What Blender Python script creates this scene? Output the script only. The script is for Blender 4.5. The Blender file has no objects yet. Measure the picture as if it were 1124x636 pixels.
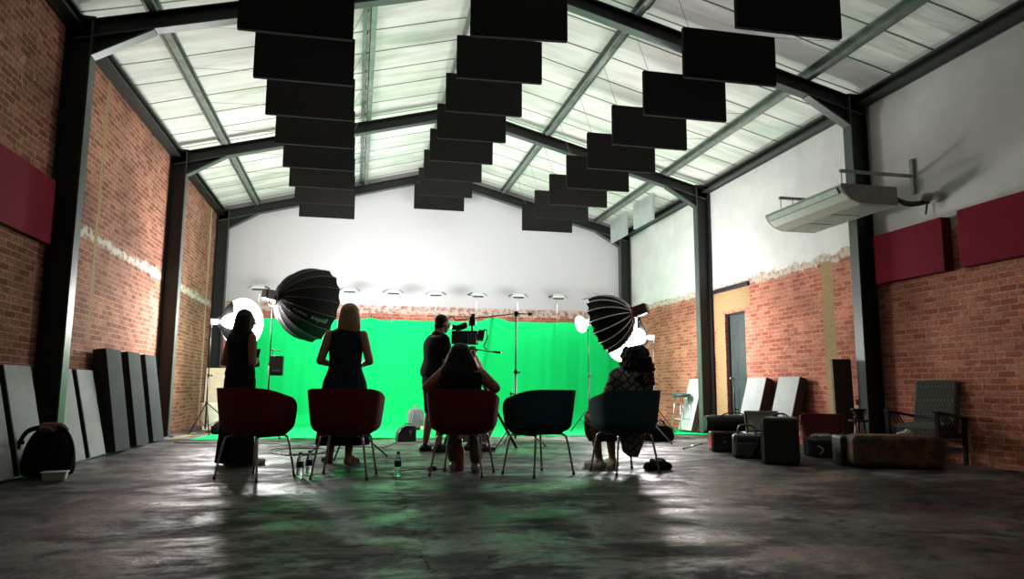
import bpy, bmesh, math, random
from mathutils import Vector, Matrix, Euler
random.seed(7)
PI = math.pi
R = math.radians
col = bpy.context.scene.collection
scene = bpy.context.scene

# ------------------------------------------------------------------ camera
F, PIT, YAW, ROL, EYE = 795.822, R(7.817), R(12.024), R(0.345), 0.79
fw = Vector((math.sin(YAW)*math.cos(PIT), math.cos(YAW)*math.cos(PIT), math.sin(PIT)))
r0 = Vector((math.cos(YAW), -math.sin(YAW), 0)); u0 = r0.cross(fw)
rt = r0*math.cos(ROL) + u0*math.sin(ROL); up = -r0*math.sin(ROL) + u0*math.cos(ROL)
cd = bpy.data.cameras.new('camera'); cam = bpy.data.objects.new('camera', cd); col.objects.link(cam)
m3 = Matrix((rt, up, -fw)).transposed()
cam.matrix_world = Matrix.Translation((0, 0, EYE)) @ m3.to_4x4()
cd.sensor_width = 36; cd.lens = F/1124*36; cd.clip_end = 200
scene.camera = cam

def A(u, v, Y):
    d = fw + (u-562)/F*rt - (v-318)/F*up
    t = Y/d.y; return Vector((d.x*t, Y, EYE+d.z*t))

# ------------------------------------------------------------------ materials
MATS = {}
def nodes(name):
    m = bpy.data.materials.new(name); m.use_nodes = True
    nt = m.node_tree; b = nt.nodes['Principled BSDF']
    return m, nt, b
def mix(nt, fac, a, b, mode='MIX'):
    n = nt.nodes.new('ShaderNodeMix'); n.data_type = 'RGBA'; n.blend_type = mode
    for s, val in ((n.inputs[0], fac), (n.inputs[6], a), (n.inputs[7], b)):
        if hasattr(val, 'links') or hasattr(val, 'is_output'): nt.links.new(val, s)
        elif isinstance(val, (int, float)): s.default_value = val
        else: s.default_value = (*val, 1) if len(val) == 3 else val
    return n.outputs[2]
def ramp(nt, fac, stops):
    n = nt.nodes.new('ShaderNodeValToRGB'); nt.links.new(fac, n.inputs[0])
    e = n.color_ramp.elements
    while len(e) < len(stops): e.new(.5)
    for i, (p, c) in enumerate(stops):
        e[i].position = p; e[i].color = (*c, 1) if not isinstance(c, (int, float)) else (c, c, c, 1)
    return n.outputs[0]
def noise(nt, scale, detail=4, rough=.5, vec=None, dist=0):
    n = nt.nodes.new('ShaderNodeTexNoise'); n.inputs['Scale'].default_value = scale
    n.inputs['Detail'].default_value = detail; n.inputs['Roughness'].default_value = rough; n.inputs['Distortion'].default_value = dist
    if vec is not None: nt.links.new(vec, n.inputs[0])
    return n.outputs[0]
def coord(nt, kind='Object', scale=None, rot=None, loc=None):
    t = nt.nodes.new('ShaderNodeTexCoord').outputs[kind]
    mp = nt.nodes.new('ShaderNodeMapping'); nt.links.new(t, mp.inputs[0])
    if scale: mp.inputs['Scale'].default_value = scale
    if rot: mp.inputs['Rotation'].default_value = rot
    if loc: mp.inputs['Location'].default_value = loc
    return mp.outputs[0]
def math_(nt, op, a, b=None, c=None):
    n = nt.nodes.new('ShaderNodeMath'); n.operation = op
    for i, x in enumerate((a, b, c)):
        if x is None: continue
        if isinstance(x, (int, float)): n.inputs[i].default_value = x
        else: nt.links.new(x, n.inputs[i])
    return n.outputs[0]
def bump(nt, b, h, s=.3, d=.01):
    n = nt.nodes.new('ShaderNodeBump'); n.inputs['Strength'].default_value = s; n.inputs['Distance'].default_value = d
    nt.links.new(h, n.inputs['Height']); nt.links.new(n.outputs[0], b.inputs['Normal'])
def mat(name, c, rough=.6, metal=0, var=.15, scale=12, bmp=0, emit=None, estr=0, spec=.5, sheen=0):
    if name in MATS: return MATS[name]
    m, nt, b = nodes(name)
    v = coord(nt)
    n = noise(nt, scale, 4, .6, v)
    c2 = tuple(max(0, x*(1-var)) for x in c); c3 = tuple(min(1, x*(1+var)) for x in c)
    nt.links.new(ramp(nt, n, [(.3, c2), (.7, c3)]), b.inputs['Base Color'])
    b.inputs['Roughness'].default_value = rough; b.inputs['Metallic'].default_value = metal
    b.inputs['Specular IOR Level'].default_value = spec
    if sheen: b.inputs['Sheen Weight'].default_value = sheen
    if bmp: bump(nt, b, n, bmp, .004)
    if emit: b.inputs['Emission Color'].default_value = (*emit, 1); b.inputs['Emission Strength'].default_value = estr
    MATS[name] = m; return m

def brick_mat(name, axis, kind):
    """axis 'yz' side walls, 'xz' back wall"""
    m, nt, b = nodes(name)
    t = nt.nodes.new('ShaderNodeTexCoord').outputs['Object']
    sp = nt.nodes.new('ShaderNodeSeparateXYZ'); nt.links.new(t, sp.inputs[0])
    cb = nt.nodes.new('ShaderNodeCombineXYZ')
    U = sp.outputs['Y'] if axis == 'yz' else sp.outputs['X']; Z = sp.outputs['Z']
    nt.links.new(U, cb.inputs[0]); nt.links.new(Z, cb.inputs[1])
    uv = cb.outputs[0]
    # slight wobble of courses
    wob = noise(nt, 1.3, 2, .5, uv)
    z2 = math_(nt, 'ADD', Z, math_(nt, 'MULTIPLY', wob, .03))
    cb2 = nt.nodes.new('ShaderNodeCombineXYZ'); nt.links.new(U, cb2.inputs[0]); nt.links.new(z2, cb2.inputs[1])
    br = nt.nodes.new('ShaderNodeTexBrick'); nt.links.new(cb2.outputs[0], br.inputs[0])
    br.inputs['Scale'].default_value = 1; br.inputs['Brick Width'].default_value = .21; br.inputs['Row Height'].default_value = .068
    br.inputs['Mortar Size'].default_value = .007; br.inputs['Mortar Smooth'].default_value = .3; br.inputs['Bias'].default_value = -.1
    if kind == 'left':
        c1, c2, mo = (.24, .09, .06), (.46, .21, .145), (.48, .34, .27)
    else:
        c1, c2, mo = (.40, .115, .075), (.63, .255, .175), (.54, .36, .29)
    br.inputs['Color1'].default_value = (*c1, 1); br.inputs['Color2'].default_value = (*c2, 1); br.inputs['Mortar'].default_value = (*mo, 1)
    big = noise(nt, .9, 5, .65, uv)
    fine = noise(nt, 30, 4, .7, uv)
    mid = noise(nt, 7, 4, .6, uv)
    c = mix(nt, 1.0, br.outputs[0], ramp(nt, big, [(.3, (.5, .48, .47)), (.7, (1.25, 1.15, 1.1))]), 'MULTIPLY')
    c = mix(nt, 1.0, c, ramp(nt, fine, [(.3, .5), (.6, 1.2)]), 'MULTIPLY')
    # pale chipped bricks
    c = mix(nt, ramp(nt, mid, [(.62, 0.0), (.70, .55)]), c, (.55, .4, .28))
    c = mix(nt, ramp(nt, mid, [(.28, .65), (.36, 0.0)]), c, (.13, .05, .03))
    zn = math_(nt, 'ADD', Z, math_(nt, 'MULTIPLY', math_(nt, 'SUBTRACT', noise(nt, 3.2, 6, .7, uv), .5), .34))
    un = math_(nt, 'ADD', U, math_(nt, 'MULTIPLY', math_(nt, 'SUBTRACT', noise(nt, 2.5, 5, .7, uv), .5), .22))
    def band(x, a, bb, soft=.02):   # 1 inside a..bb
        l = nt.nodes.new('ShaderNodeMapRange'); nt.links.new(x, l.inputs[0]); l.inputs[1].default_value = a-soft; l.inputs[2].default_value = a+soft
        h = nt.nodes.new('ShaderNodeMapRange'); nt.links.new(x, h.inputs[0]); h.inputs[1].default_value = bb-soft; h.inputs[2].default_value = bb+soft
        return math_(nt, 'SUBTRACT', l.outputs[0], h.outputs[0])
    plas = mix(nt, ramp(nt, fine, [(.35, .0), (.7, 1.0)]), (.30, .20, .10), (.42, .29, .15))
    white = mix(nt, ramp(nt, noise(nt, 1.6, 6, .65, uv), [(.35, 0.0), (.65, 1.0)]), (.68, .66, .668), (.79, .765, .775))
    if kind == 'left':
        s = band(zn, 2.5, 2.62)
        s = math_(nt, 'MULTIPLY', s, ramp(nt, noise(nt, 9, 3, .6, uv), [(.38, .1), (.5, .85)]))
        c = mix(nt, s, c, (.62, .6, .54))
        c = mix(nt, math_(nt, 'MULTIPLY', band(un, 9.42, 9.52), band(zn, 1.35, 9)), c, plas)
        c = mix(nt, math_(nt, 'MULTIPLY', band(un, 16.05, 16.2), .8), c, (.5, .42, .3))
    if kind == 'right':
        c = mix(nt, math_(nt, 'MULTIPLY', band(un, 9.0, 9.26), band(zn, -1, 2.7)), c, plas)
        s2 = math_(nt, 'MULTIPLY', band(un, 11.25, 12.62), band(zn, 2.22, 2.58))
        c = mix(nt, s2, c, plas)
        c = mix(nt, math_(nt, 'MULTIPLY', band(un, 12.15, 12.5), band(zn, -1, 2.4)), c, plas)
        # greyish render edge just below the paint line
        c = mix(nt, math_(nt, 'MULTIPLY', band(zn, 2.62, 9), ramp(nt, noise(nt, 14, 3, .6, uv), [(.4, .3), (.55, .95)])), c, (.6, .56, .5))
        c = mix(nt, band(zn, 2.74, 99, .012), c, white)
    if kind == 'back':
        c = mix(nt, math_(nt, 'MULTIPLY', band(zn, 2.5, 9), ramp(nt, noise(nt, 10, 3, .6, uv), [(.42, .1), (.55, .9)])), c, (.6, .53, .47))
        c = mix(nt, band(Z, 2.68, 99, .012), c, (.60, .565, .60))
    nt.links.new(c, b.inputs['Base Color']); b.inputs['Roughness'].default_value = .9; b.inputs['Specular IOR Level'].default_value = .15
    hh = math_(nt, 'ADD', math_(nt, 'MULTIPLY', br.outputs[1], -1), math_(nt, 'MULTIPLY', fine, .6))
    if kind != 'left':
        isw = band(Z if kind == 'back' else zn, 2.72, 99)
        hh = math_(nt, 'MULTIPLY', hh, math_(nt, 'SUBTRACT', 1, isw))
        hh = math_(nt, 'ADD', hh, math_(nt, 'MULTIPLY', isw, math_(nt, 'MULTIPLY', noise(nt, 5, 5, .6, uv), .5)))
    bump(nt, b, hh, .6, .008)
    return m

def floor_mat():
    m, nt, b = nodes('worn dark concrete')
    v = coord(nt); vs = coord(nt, scale=(.8, 1.0, 1))
    n1 = noise(nt, .75, 10, .72, vs, .5); n2 = noise(nt, 2.4, 9, .72, coord(nt, scale=(.8, 1.1, 1)), .7); n3 = noise(nt, 60, 3, .6, v)
    c = ramp(nt, n1, [(.40, (.012, .012, .012)), (.5, (.07, .068, .065)), (.60, (.21, .20, .19))])
    c = mix(nt, ramp(nt, n2, [(.52, 0.0), (.58, .85)]), c, (.016, .016, .016))
    c = mix(nt, ramp(nt, n3, [(.3, .35), (.5, 0.0)]), c, (.02, .02, .02))
    # long wandering crack running away from the viewer
    sp = nt.nodes.new('ShaderNodeSeparateXYZ'); nt.links.new(v, sp.inputs[0])
    wn = noise(nt, 1.6, 9, .75, v)
    xx = math_(nt, 'SUBTRACT', math_(nt, 'ADD', sp.outputs[0], math_(nt, 'MULTIPLY', math_(nt, 'SUBTRACT', wn, .5), .35)), .36)
    d = math_(nt, 'ABSOLUTE', xx)
    cr = nt.nodes.new('ShaderNodeMapRange'); nt.links.new(d, cr.inputs[0]); cr.inputs[1].default_value = .003; cr.inputs[2].default_value = .009; cr.inputs[3].default_value = 1; cr.inputs[4].default_value = 0
    crk = math_(nt, 'MULTIPLY', cr.outputs[0], math_(nt, 'LESS_THAN', sp.outputs[1], 9.0))
    crk = math_(nt, 'MULTIPLY', crk, ramp(nt, noise(nt, 5, 3, .5, v), [(.38, 0.0), (.46, 1.0)]))
    c = mix(nt, crk, c, (.004, .004, .004))
    nt.links.new(c, b.inputs['Base Color'])
    n4 = noise(nt, 1.5, 10, .75, coord(nt, scale=(.7, 1.0, 1), loc=(3, 7, 0)), .4)
    worn = ramp(nt, n4, [(.44, 0.0), (.54, 1.0)])
    r2 = mix(nt, worn, mix(nt, n2, (.16, .16, .16), (.42, .42, .42)), (.62, .62, .62))
    sp_ = math_(nt, 'MULTIPLY', math_(nt, 'SUBTRACT', 1.0, math_(nt, 'MULTIPLY', worn, .85)), ramp(nt, n2, [(.4, .75), (.6, .3)]))
    nt.links.new(r2, b.inputs['Roughness']); nt.links.new(sp_, b.inputs['Specular IOR Level'])
    h = math_(nt, 'ADD', math_(nt, 'MULTIPLY', n2, 1.0), math_(nt, 'MULTIPLY', n3, .12))
    h = math_(nt, 'SUBTRACT', h, crk)
    bump(nt, b, h, .55, .03)
    return m

def roof_mat():
    m, nt, b = nodes('pale roof lining')
    v = coord(nt); sp = nt.nodes.new('ShaderNodeSeparateXYZ'); nt.links.new(v, sp.inputs[0])
    yy = math_(nt, 'DIVIDE', math_(nt, 'ADD', sp.outputs[1], math_(nt, 'MULTIPLY', math_(nt, 'SUBTRACT', noise(nt, .5, 2, .5, v), .5), .10)), .655)
    fr = math_(nt, 'FRACT', yy)
    dd = math_(nt, 'ABSOLUTE', math_(nt, 'SUBTRACT', fr, .5))
    line = nt.nodes.new('ShaderNodeMapRange'); nt.links.new(dd, line.inputs[0]); line.inputs[1].default_value = .015; line.inputs[2].default_value = .032; line.inputs[3].default_value = 1; line.inputs[4].default_value = 0
    big = noise(nt, .55, 5, .6, coord(nt, scale=(.8, 1.4, 1)), .8)
    fold = noise(nt, 2.2, 3, .5, coord(nt, scale=(.25, 2.2, 1)), .5)
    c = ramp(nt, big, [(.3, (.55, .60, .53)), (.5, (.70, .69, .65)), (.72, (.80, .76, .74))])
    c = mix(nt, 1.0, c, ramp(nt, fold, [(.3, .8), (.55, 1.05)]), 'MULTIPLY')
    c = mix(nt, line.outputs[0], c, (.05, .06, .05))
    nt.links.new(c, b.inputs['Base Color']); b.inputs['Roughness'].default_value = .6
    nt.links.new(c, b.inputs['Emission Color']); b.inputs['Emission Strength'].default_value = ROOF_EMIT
    sag = math_(nt, 'MULTIPLY', math_(nt, 'MULTIPLY', dd, dd), 3)
    bump(nt, b, math_(nt, 'ADD', sag, math_(nt, 'MULTIPLY', fold, .6)), .5, .08)
    return m
ROOF_EMIT = .14  # added self-glow brightens the roof lining, which is no lamp

def fabric_mat(name, c, c2=None, rough=.9, grain=260, bmp=.5, spec=.2):
    if name in MATS: return MATS[name]
    m, nt, b = nodes(name); v = coord(nt)
    n = noise(nt, grain, 2, .7, v); n2 = noise(nt, 3, 4, .6, v)
    c2 = c2 or tuple(x*1.35 for x in c)
    k = mix(nt, ramp(nt, n, [(.35, 0.0), (.65, 1.0)]), c, c2)
    k = mix(nt, 1.0, k, ramp(nt, n2, [(.3, .85), (.7, 1.1)]), 'MULTIPLY')
    nt.links.new(k, b.inputs['Base Color']); b.inputs['Roughness'].default_value = rough; b.inputs['Specular IOR Level'].default_value = spec
    bump(nt, b, n, bmp, .002)
    MATS[name] = m; return m

def pattern_mat(name, base, linec, scale, kind):
    m, nt, b = nodes(name); v = coord(nt, scale=(scale,)*3, rot=(0, R(45), R(20)) if kind == 'check' else None)
    if kind == 'check':
        br = nt.nodes.new('ShaderNodeTexBrick'); br.offset = .3
        sp = nt.nodes.new('ShaderNodeSeparateXYZ'); nt.links.new(v, sp.inputs[0]); cb = nt.nodes.new('ShaderNodeCombineXYZ')
        nt.links.new(sp.outputs[0], cb.inputs[0]); nt.links.new(sp.outputs[2], cb.inputs[1]); nt.links.new(cb.outputs[0], br.inputs[0])
        br.inputs['Scale'].default_value = 1; br.inputs['Brick Width'].default_value = 1; br.inputs['Row Height'].default_value = .8; br.inputs['Mortar Size'].default_value = .09
        br.inputs['Color1'].default_value = (*base, 1); br.inputs['Color2'].default_value = (*[x*.8 for x in base], 1); br.inputs['Mortar'].default_value = (*linec, 1)
        nt.links.new(br.outputs[0], b.inputs['Base Color'])
    elif kind == 'floral':
        vo = nt.nodes.new('ShaderNodeTexVoronoi'); vo.inputs['Scale'].default_value = 1; nt.links.new(v, vo.inputs[0])
        w = math_(nt, 'FRACT', math_(nt, 'MULTIPLY', vo.outputs['Distance'], 5))
        c = ramp(nt, noise(nt, .9, 3, .6, v), [(.38, (.035, .075, .035)), (.5, (.17, .06, .04)), (.62, (.2, .13, .06))])
        c = mix(nt, ramp(nt, w, [(.35, 0.0), (.5, .4)]), c, (.03, .03, .02))
        nt.links.new(c, b.inputs['Base Color'])
    elif kind == 'rings':
        vo = nt.nodes.new('ShaderNodeTexVoronoi'); vo.inputs['Scale'].default_value = 1; vo.inputs['Randomness'].default_value = 0; nt.links.new(v, vo.inputs[0])
        w = math_(nt, 'FRACT', math_(nt, 'MULTIPLY', vo.outputs['Distance'], 3.2))
        nt.links.new(mix(nt, ramp(nt, w, [(.45, 0.0), (.5, 1.0)]), base, linec), b.inputs['Base Color'])
    b.inputs['Roughness'].default_value = .85; b.inputs['Specular IOR Level'].default_value = .2
    return m

M = {}
M['case_cloth'] = mat('black case cloth', (.010, .0125, .0115), .6, 0, .3, 20, .2)
M['steel_black'] = mat('near black steel', (.006, .007, .007), .55, 0, .3, 8)
M['steel_flange'] = mat('lit grey green steel face', (.06, .075, .07), .45, .1, .2, 5)  # light on the flanges and shade on the webs are in the colours
M['galv'] = mat('galvanised steel', (.26, .29, .27), .4, .5, .25, 6)
M['baffle'] = fabric_mat('black acoustic fabric', (.006, .006, .006), (.020, .018, .018), .95, 180, .4, .1)
M['lightgrey_fab'] = fabric_mat('light grey acoustic fabric', (.36, .38, .38), (.5, .52, .52), .95, 160)
M['darkgrey_fab'] = fabric_mat('charcoal acoustic fabric', (.032, .038, .040), (.062, .070, .072), .95, 160)
M['red_fab'] = fabric_mat('maroon acoustic fabric', (.17, .008, .022), (.24, .014, .034), .95, 160)
M['black_side'] = mat('black panel edge', (.008, .008, .008), .8)
M['brown_side'] = mat('brown timber edge', (.045, .025, .018), .7)
M['chrome'] = mat('chromed metal', (.55, .55, .55), .22, 1, .1)
M['dark_metal'] = mat('dark metal', (.03, .03, .032), .35, .7, .2)
M['black_plastic'] = mat('black plastic', (.012, .012, .013), .4, 0, .2)
M['red_plastic'] = mat('red plastic', (.5, .01, .02), .35)
M['chair_red'] = fabric_mat('dark red velvet', (.13, .010, .016), (.18, .016, .022), .75, 300, .2, .3)
M['chair_teal'] = fabric_mat('dark teal velvet', (.012, .050, .062), (.018, .072, .088), .75, 300, .2, .3)
M['silver_cloth'] = mat('silver lining', (.75, .75, .75), .35, .6, .05)
M['black_cloth'] = mat('black nylon', (.003, .003, .0034), .7, 0, .3, 20, .2, spec=.12)
M['nylon_rib'] = mat('nylon seam', (.05, .05, .052), .4)
M['glow'] = mat('glowing diffuser', (.9, .9, .9), .8, 0, 0, emit=(1, 1, 1), estr=12)
M['white_plastic'] = mat('white plastic', (.7, .72, .7), .4)
M['ac_body'] = mat('off white enamel', (.62, .61, .56), .45, 0, .06)
M['ac_dark'] = mat('grey end cap', (.26, .25, .22), .5)
M['skin'] = mat('skin', (.30, .15, .10), .55, 0, .1)
M['skin_pale'] = mat('pale skin', (.8, .5, .42), .5, 0, .1)
M['hair_black'] = mat('black hair', (.008, .006, .005), .6, 0, .4, 60, .4, spec=.2)
M['hair_blonde'] = mat('dark blonde hair', (.27, .18, .09), .5, 0, .4, 60, .4, spec=.3)
M['cloth_black'] = fabric_mat('black clothing', (.006, .006, .007), (.012, .012, .013), .9, 200, .3, .15)
M['cloth_navy'] = fabric_mat('dark navy clothing', (.006, .012, .018), (.012, .022, .030), .9, 200, .3, .15)
M['cloth_beige'] = fabric_mat('beige trousers', (.16, .14, .11), (.22, .2, .16), .9, 200, .3, .15)
M['shoe_white'] = mat('white leather', (.55, .52, .44), .5)
M['shoe_black'] = mat('black leather', (.01, .01, .01), .45)
M['sandal'] = mat('tan leather', (.2, .09, .06), .5)
M['wood_dark'] = mat('dark stained wood', (.018, .012, .009), .4, 0, .3, 20)
M['green_paint'] = mat('green door paint', (.035, .045, .05), .5, 0, .15)
M['plastic_clear'] = mat('cloudy plastic', (.5, .52, .42), .3)
M['cream_board'] = mat('cream board', (.72, .62, .46), .7, 0, .08)
M['paper'] = mat('pale green paper', (.5, .5, .38), .7, 0, .1)
M['maroon_lining'] = mat('maroon mesh lining', (.12, .012, .022), .8, 0, .3, 40)
M['grey_case'] = mat('grey plastic case', (.06, .065, .068), .5)
M['foam'] = mat('pale foam', (.35, .35, .34), .8)

def glass(name, c, alpha=.35):
    m, nt, b = nodes(name)
    b.inputs['Base Color'].default_value = (*c, 1); b.inputs['Transmission Weight'].default_value = 1; b.inputs['Roughness'].default_value = .05; b.inputs['IOR'].default_value = 1.2
    return m
M['pet'] = glass('clear bottle plastic', (.9, .95, .95))
M['bottle_label'] = mat('blue label', (.02, .06, .09), .5)

# ------------------------------------------------------------------ mesh builder
class MB:
    def __init__(s): s.v = []; s.f = []
    def add(s, vs, fs):
        o = len(s.v); s.v += [Vector(q) for q in vs]; s.f += [tuple(i+o for i in f) for f in fs]; return s
    def box(s, c, d, rot=None, mtx=None):
        c = Vector(c); e = Euler(rot).to_matrix() if rot else Matrix.Identity(3)
        vs = [c + e @ Vector((x*d[0]/2, y*d[1]/2, z*d[2]/2)) for x in (-1, 1) for y in (-1, 1) for z in (-1, 1)]
        return s.add(vs, [(0, 1, 3, 2), (4, 6, 7, 5), (0, 4, 5, 1), (2, 3, 7, 6), (0, 2, 6, 4), (1, 5, 7, 3)])
    def hexa(s, b, t):     # 4 bottom + 4 top points, both counter-clockwise from above
        return s.add(list(b)+list(t), [(3, 2, 1, 0), (4, 5, 6, 7)] + [(i, (i+1) % 4, 4+(i+1) % 4, 4+i) for i in range(4)])
    def loft(s, rings, caps=True, closed=True):
        n = len(rings[0]); vs = [q for r in rings for q in r]; fs = []
        for i in range(len(rings)-1):
            for j in range(n if closed else n-1):
                k = (j+1) % n; fs.append((i*n+j, i*n+k, (i+1)*n+k, (i+1)*n+j))
        if caps: fs += [tuple(reversed(range(n))), tuple((len(rings)-1)*n+j for j in range(n))]
        return s.add(vs, fs)
    def ell(s, c, r, rot=None, n=16, m=10):
        c = Vector(c); e = rot if rot is not None else Matrix.Identity(3)
        if isinstance(rot, (tuple, list)): e = Euler(rot).to_matrix()
        rings = []
        for i in range(m+1):
            a = -PI/2 + PI*(.02 + .96*i/m)
            rings.append([c + e @ Vector((r[0]*math.cos(a)*math.cos(t*2*PI/n), r[1]*math.cos(a)*math.sin(t*2*PI/n), r[2]*math.sin(a))) for t in range(n)])
        return s.loft(rings)
    def tube(s, pts, r, n=8, caps=True, round_=False, flat=None):
        pts = [Vector(p) for p in pts]; k = len(pts); rs = r if isinstance(r, (list, tuple)) else [r]*k
        T = []
        for i in range(k):
            t = pts[min(i+1, k-1)]-pts[max(i-1, 0)]
            T.append(t.normalized() if t.length > 1e-9 else Vector((0, 0, 1)))
        a = T[0].orthogonal().normalized() if abs(T[0].z) < .999 else Vector((1, 0, 0))
        if flat is not None: a = Vector(flat)
        rings = []
        def ring(c, t, aa, rr):
            bb = t.cross(aa); return [c + rr*(math.cos(q*2*PI/n)*aa + math.sin(q*2*PI/n)*bb) for q in range(n)]
        for i in range(k):
            a = (a - a.dot(T[i])*T[i]).normalized()
            if round_ and i == 0:
                for q in (80, 55, 28): rings.append(ring(pts[0]-T[0]*rs[0]*math.sin(R(q)), T[0], a, rs[0]*math.cos(R(q))))
            rings.append(ring(pts[i], T[i], a, rs[i]))
            if round_ and i == k-1:
                for q in (28, 55, 80): rings.append(ring(pts[i]+T[i]*rs[i]*math.sin(R(q)), T[i], a, rs[i]*math.cos(R(q))))
        return s.loft(rings, caps)
    def lathe(s, prof, c=(0, 0, 0), n=24, axis=None):
        c = Vector(c); q = Vector((0, 0, 1)).rotation_difference(Vector(axis).normalized()) if axis is not None else None
        rings = []
        for r, z in prof:
            rr = [Vector((max(r, 1e-4)*math.cos(t*2*PI/n), max(r, 1e-4)*math.sin(t*2*PI/n), z)) for t in range(n)]
            rings.append([c + (q @ p if q else p) for p in rr])
        return s.loft(rings)
    def prism(s, poly, d, o=(0, 0, 0), ux=(1, 0, 0), uy=(0, 0, 1)):
        o, ux, uy = Vector(o), Vector(ux), Vector(uy); d = Vector(d)
        return s.loft([[o+ux*a+uy*b for a, b in poly], [o+ux*a+uy*b+d for a, b in poly]])
    def xf(s, mtx): s.v = [mtx @ q for q in s.v]; return s

def catmull(pts, n=6):
    pts = [Vector(p) for p in pts]; out = []
    for i in range(len(pts)-1):
        p0, p1, p2, p3 = pts[max(i-1, 0)], pts[i], pts[i+1], pts[min(i+2, len(pts)-1)]
        for k in range(n):
            t = k/n
            out.append(.5*((2*p1)+(-p0+p2)*t+(2*p0-5*p1+4*p2-p3)*t*t+(-p0+3*p1-3*p2+p3)*t**3))
    out.append(pts[-1]); return out

def make(name, mb, material, parent=None, smooth=False, bevel=0, seg=2, sub=0, solid=0, world=False, loc=None, rot=None):
    me = bpy.data.meshes.new(name)
    off = parent.matrix_basis.inverted() if (world and parent is not None) else None
    vs = [(off @ q) if off is not None else q for q in mb.v]
    me.from_pydata([tuple(q) for q in vs], [], mb.f); me.update()
    bm = bmesh.new(); bm.from_mesh(me); bmesh.ops.recalc_face_normals(bm, faces=bm.faces); bm.to_mesh(me); bm.free()
    me.materials.append(material)
    if smooth:
        for p in me.polygons: p.use_smooth = True
    o = bpy.data.objects.new(name, me); col.objects.link(o)
    if parent is not None: o.parent = parent
    if loc is not None: o.location = loc
    if rot is not None: o.rotation_euler = rot
    if solid:
        md = o.modifiers.new('s', 'SOLIDIFY'); md.thickness = solid; md.offset = 0
    if sub:
        md = o.modifiers.new('u', 'SUBSURF'); md.levels = sub; md.render_levels = sub
    if bevel:
        md = o.modifiers.new('b', 'BEVEL'); md.width = bevel; md.segments = seg; md.limit_method = 'ANGLE'
    return o

def blob(name, mb, material, parent, voxel=.009, smooth=4, loc=None):
    """fuse overlapping closed shapes into one continuous surface"""
    me = bpy.data.meshes.new(name); me.from_pydata([tuple(q) for q in mb.v], [], mb.f)
    bm = bmesh.new(); bm.from_mesh(me); bmesh.ops.recalc_face_normals(bm, faces=bm.faces); bm.to_mesh(me); bm.free()
    t = bpy.data.objects.new('t', me); col.objects.link(t)
    r = t.modifiers.new('r', 'REMESH'); r.mode = 'VOXEL'; r.voxel_size = voxel; r.use_smooth_shade = True
    s = t.modifiers.new('s', 'SMOOTH'); s.iterations = smooth; s.factor = .5
    dg = bpy.context.evaluated_depsgraph_get(); dg.update()
    m2 = bpy.data.meshes.new_from_object(t.evaluated_get(dg)); m2.name = name
    bpy.data.objects.remove(t)
    m2.materials.clear(); m2.materials.append(material)
    for p in m2.polygons: p.use_smooth = True
    o = bpy.data.objects.new(name, m2); col.objects.link(o)
    if parent is not None: o.parent = parent
    return o

def tag(o, label=None, cat=None, group=None, kind=None):
    if label: o['label'] = label
    if cat: o['category'] = cat
    if group: o['group'] = group
    if kind: o['kind'] = kind
    return o
def thing(name, label, cat, loc=(0, 0, 0), rz=0, group=None):
    o = bpy.data.objects.new(name, None); col.objects.link(o)
    o.location = loc; o.rotation_euler = (0, 0, rz); o.empty_display_size = .1
    o.matrix_basis = Matrix.Translation(loc) @ Matrix.Rotation(rz, 4, 'Z')
    return tag(o, label, cat, group)
def struct(name, mb, m, parent=None, label=None, **k):
    o = make(name, mb, m, parent, **k)
    if parent is None: o['kind'] = 'structure'
    if label: o['label'] = label
    return o
def dup(root, loc, rz, label=None, group=None):
    r = root.copy(); col.objects.link(r); r.location = loc; r.rotation_euler = (0, 0, rz)
    if label: r['label'] = label
    if group: r['group'] = group
    for ch in list(root.children):
        c = ch.copy(); col.objects.link(c); c.parent = r
        for g in ch.children:
            d = g.copy(); col.objects.link(d); d.parent = c
    return r

# ------------------------------------------------------------------ room
XL, XR, YB, YF = -3.13, 6.57, 16.88, -2.0
XC = 1.70                                   # ridge line
def zlow(x): return 5.69 - .262*abs(x-XC)   # underside of the rafters
def zroof(x): return zlow(x) + .36
struct('floor', MB().box(((XL+XR)/2, (YF+YB)/2, -.05), (XR-XL+.6, YB-YF+.6, .1)), floor_mat())
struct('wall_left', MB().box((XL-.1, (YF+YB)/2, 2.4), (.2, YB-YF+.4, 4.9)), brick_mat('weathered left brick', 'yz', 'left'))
# right wall with a door opening
dy0, dy1, dz = 11.42, 12.12, 2.17
w = MB()
for y0, y1, z0, z1 in ((YF-.2, dy0, -.05, 4.85), (dy1, YB+.2, -.05, 4.85), (dy0, dy1, dz, 4.85)):
    w.box((XR+.15, (y0+y1)/2, (z0+z1)/2), (.3, y1-y0, z1-z0))
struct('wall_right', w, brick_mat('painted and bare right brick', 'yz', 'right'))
g = MB().prism([(XL-.2, -.05), (XR+.2, -.05), (XR+.2, zroof(XR)), (XC, zroof(XC)), (XL-.2, zroof(XL))], (0, .2, 0), (0, YB, 0))
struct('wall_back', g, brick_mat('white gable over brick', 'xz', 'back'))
g = MB().prism([(XL-.2, -.05), (XR+.2, -.05), (XR+.2, zroof(XR)), (XC, zroof(XC)), (XL-.2, zroof(XL))], (0, .2, 0), (0, YF-.2, 0))
struct('wall_front', g, mat('plain dark plaster', (.2, .19, .18), .9))
g = MB().prism([(XL-.25, zroof(XL-.25)), (XC, zroof(XC)), (XR+.3, zroof(XR+.3)), (XR+.3, zroof(XR+.3)+.08), (XC, zroof(XC)+.08), (XL-.25, zroof(XL-.25)+.08)], (0, YB-YF+.4, 0), (0, YF-.2, 0))
struct('ceiling', g, roof_mat())

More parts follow.
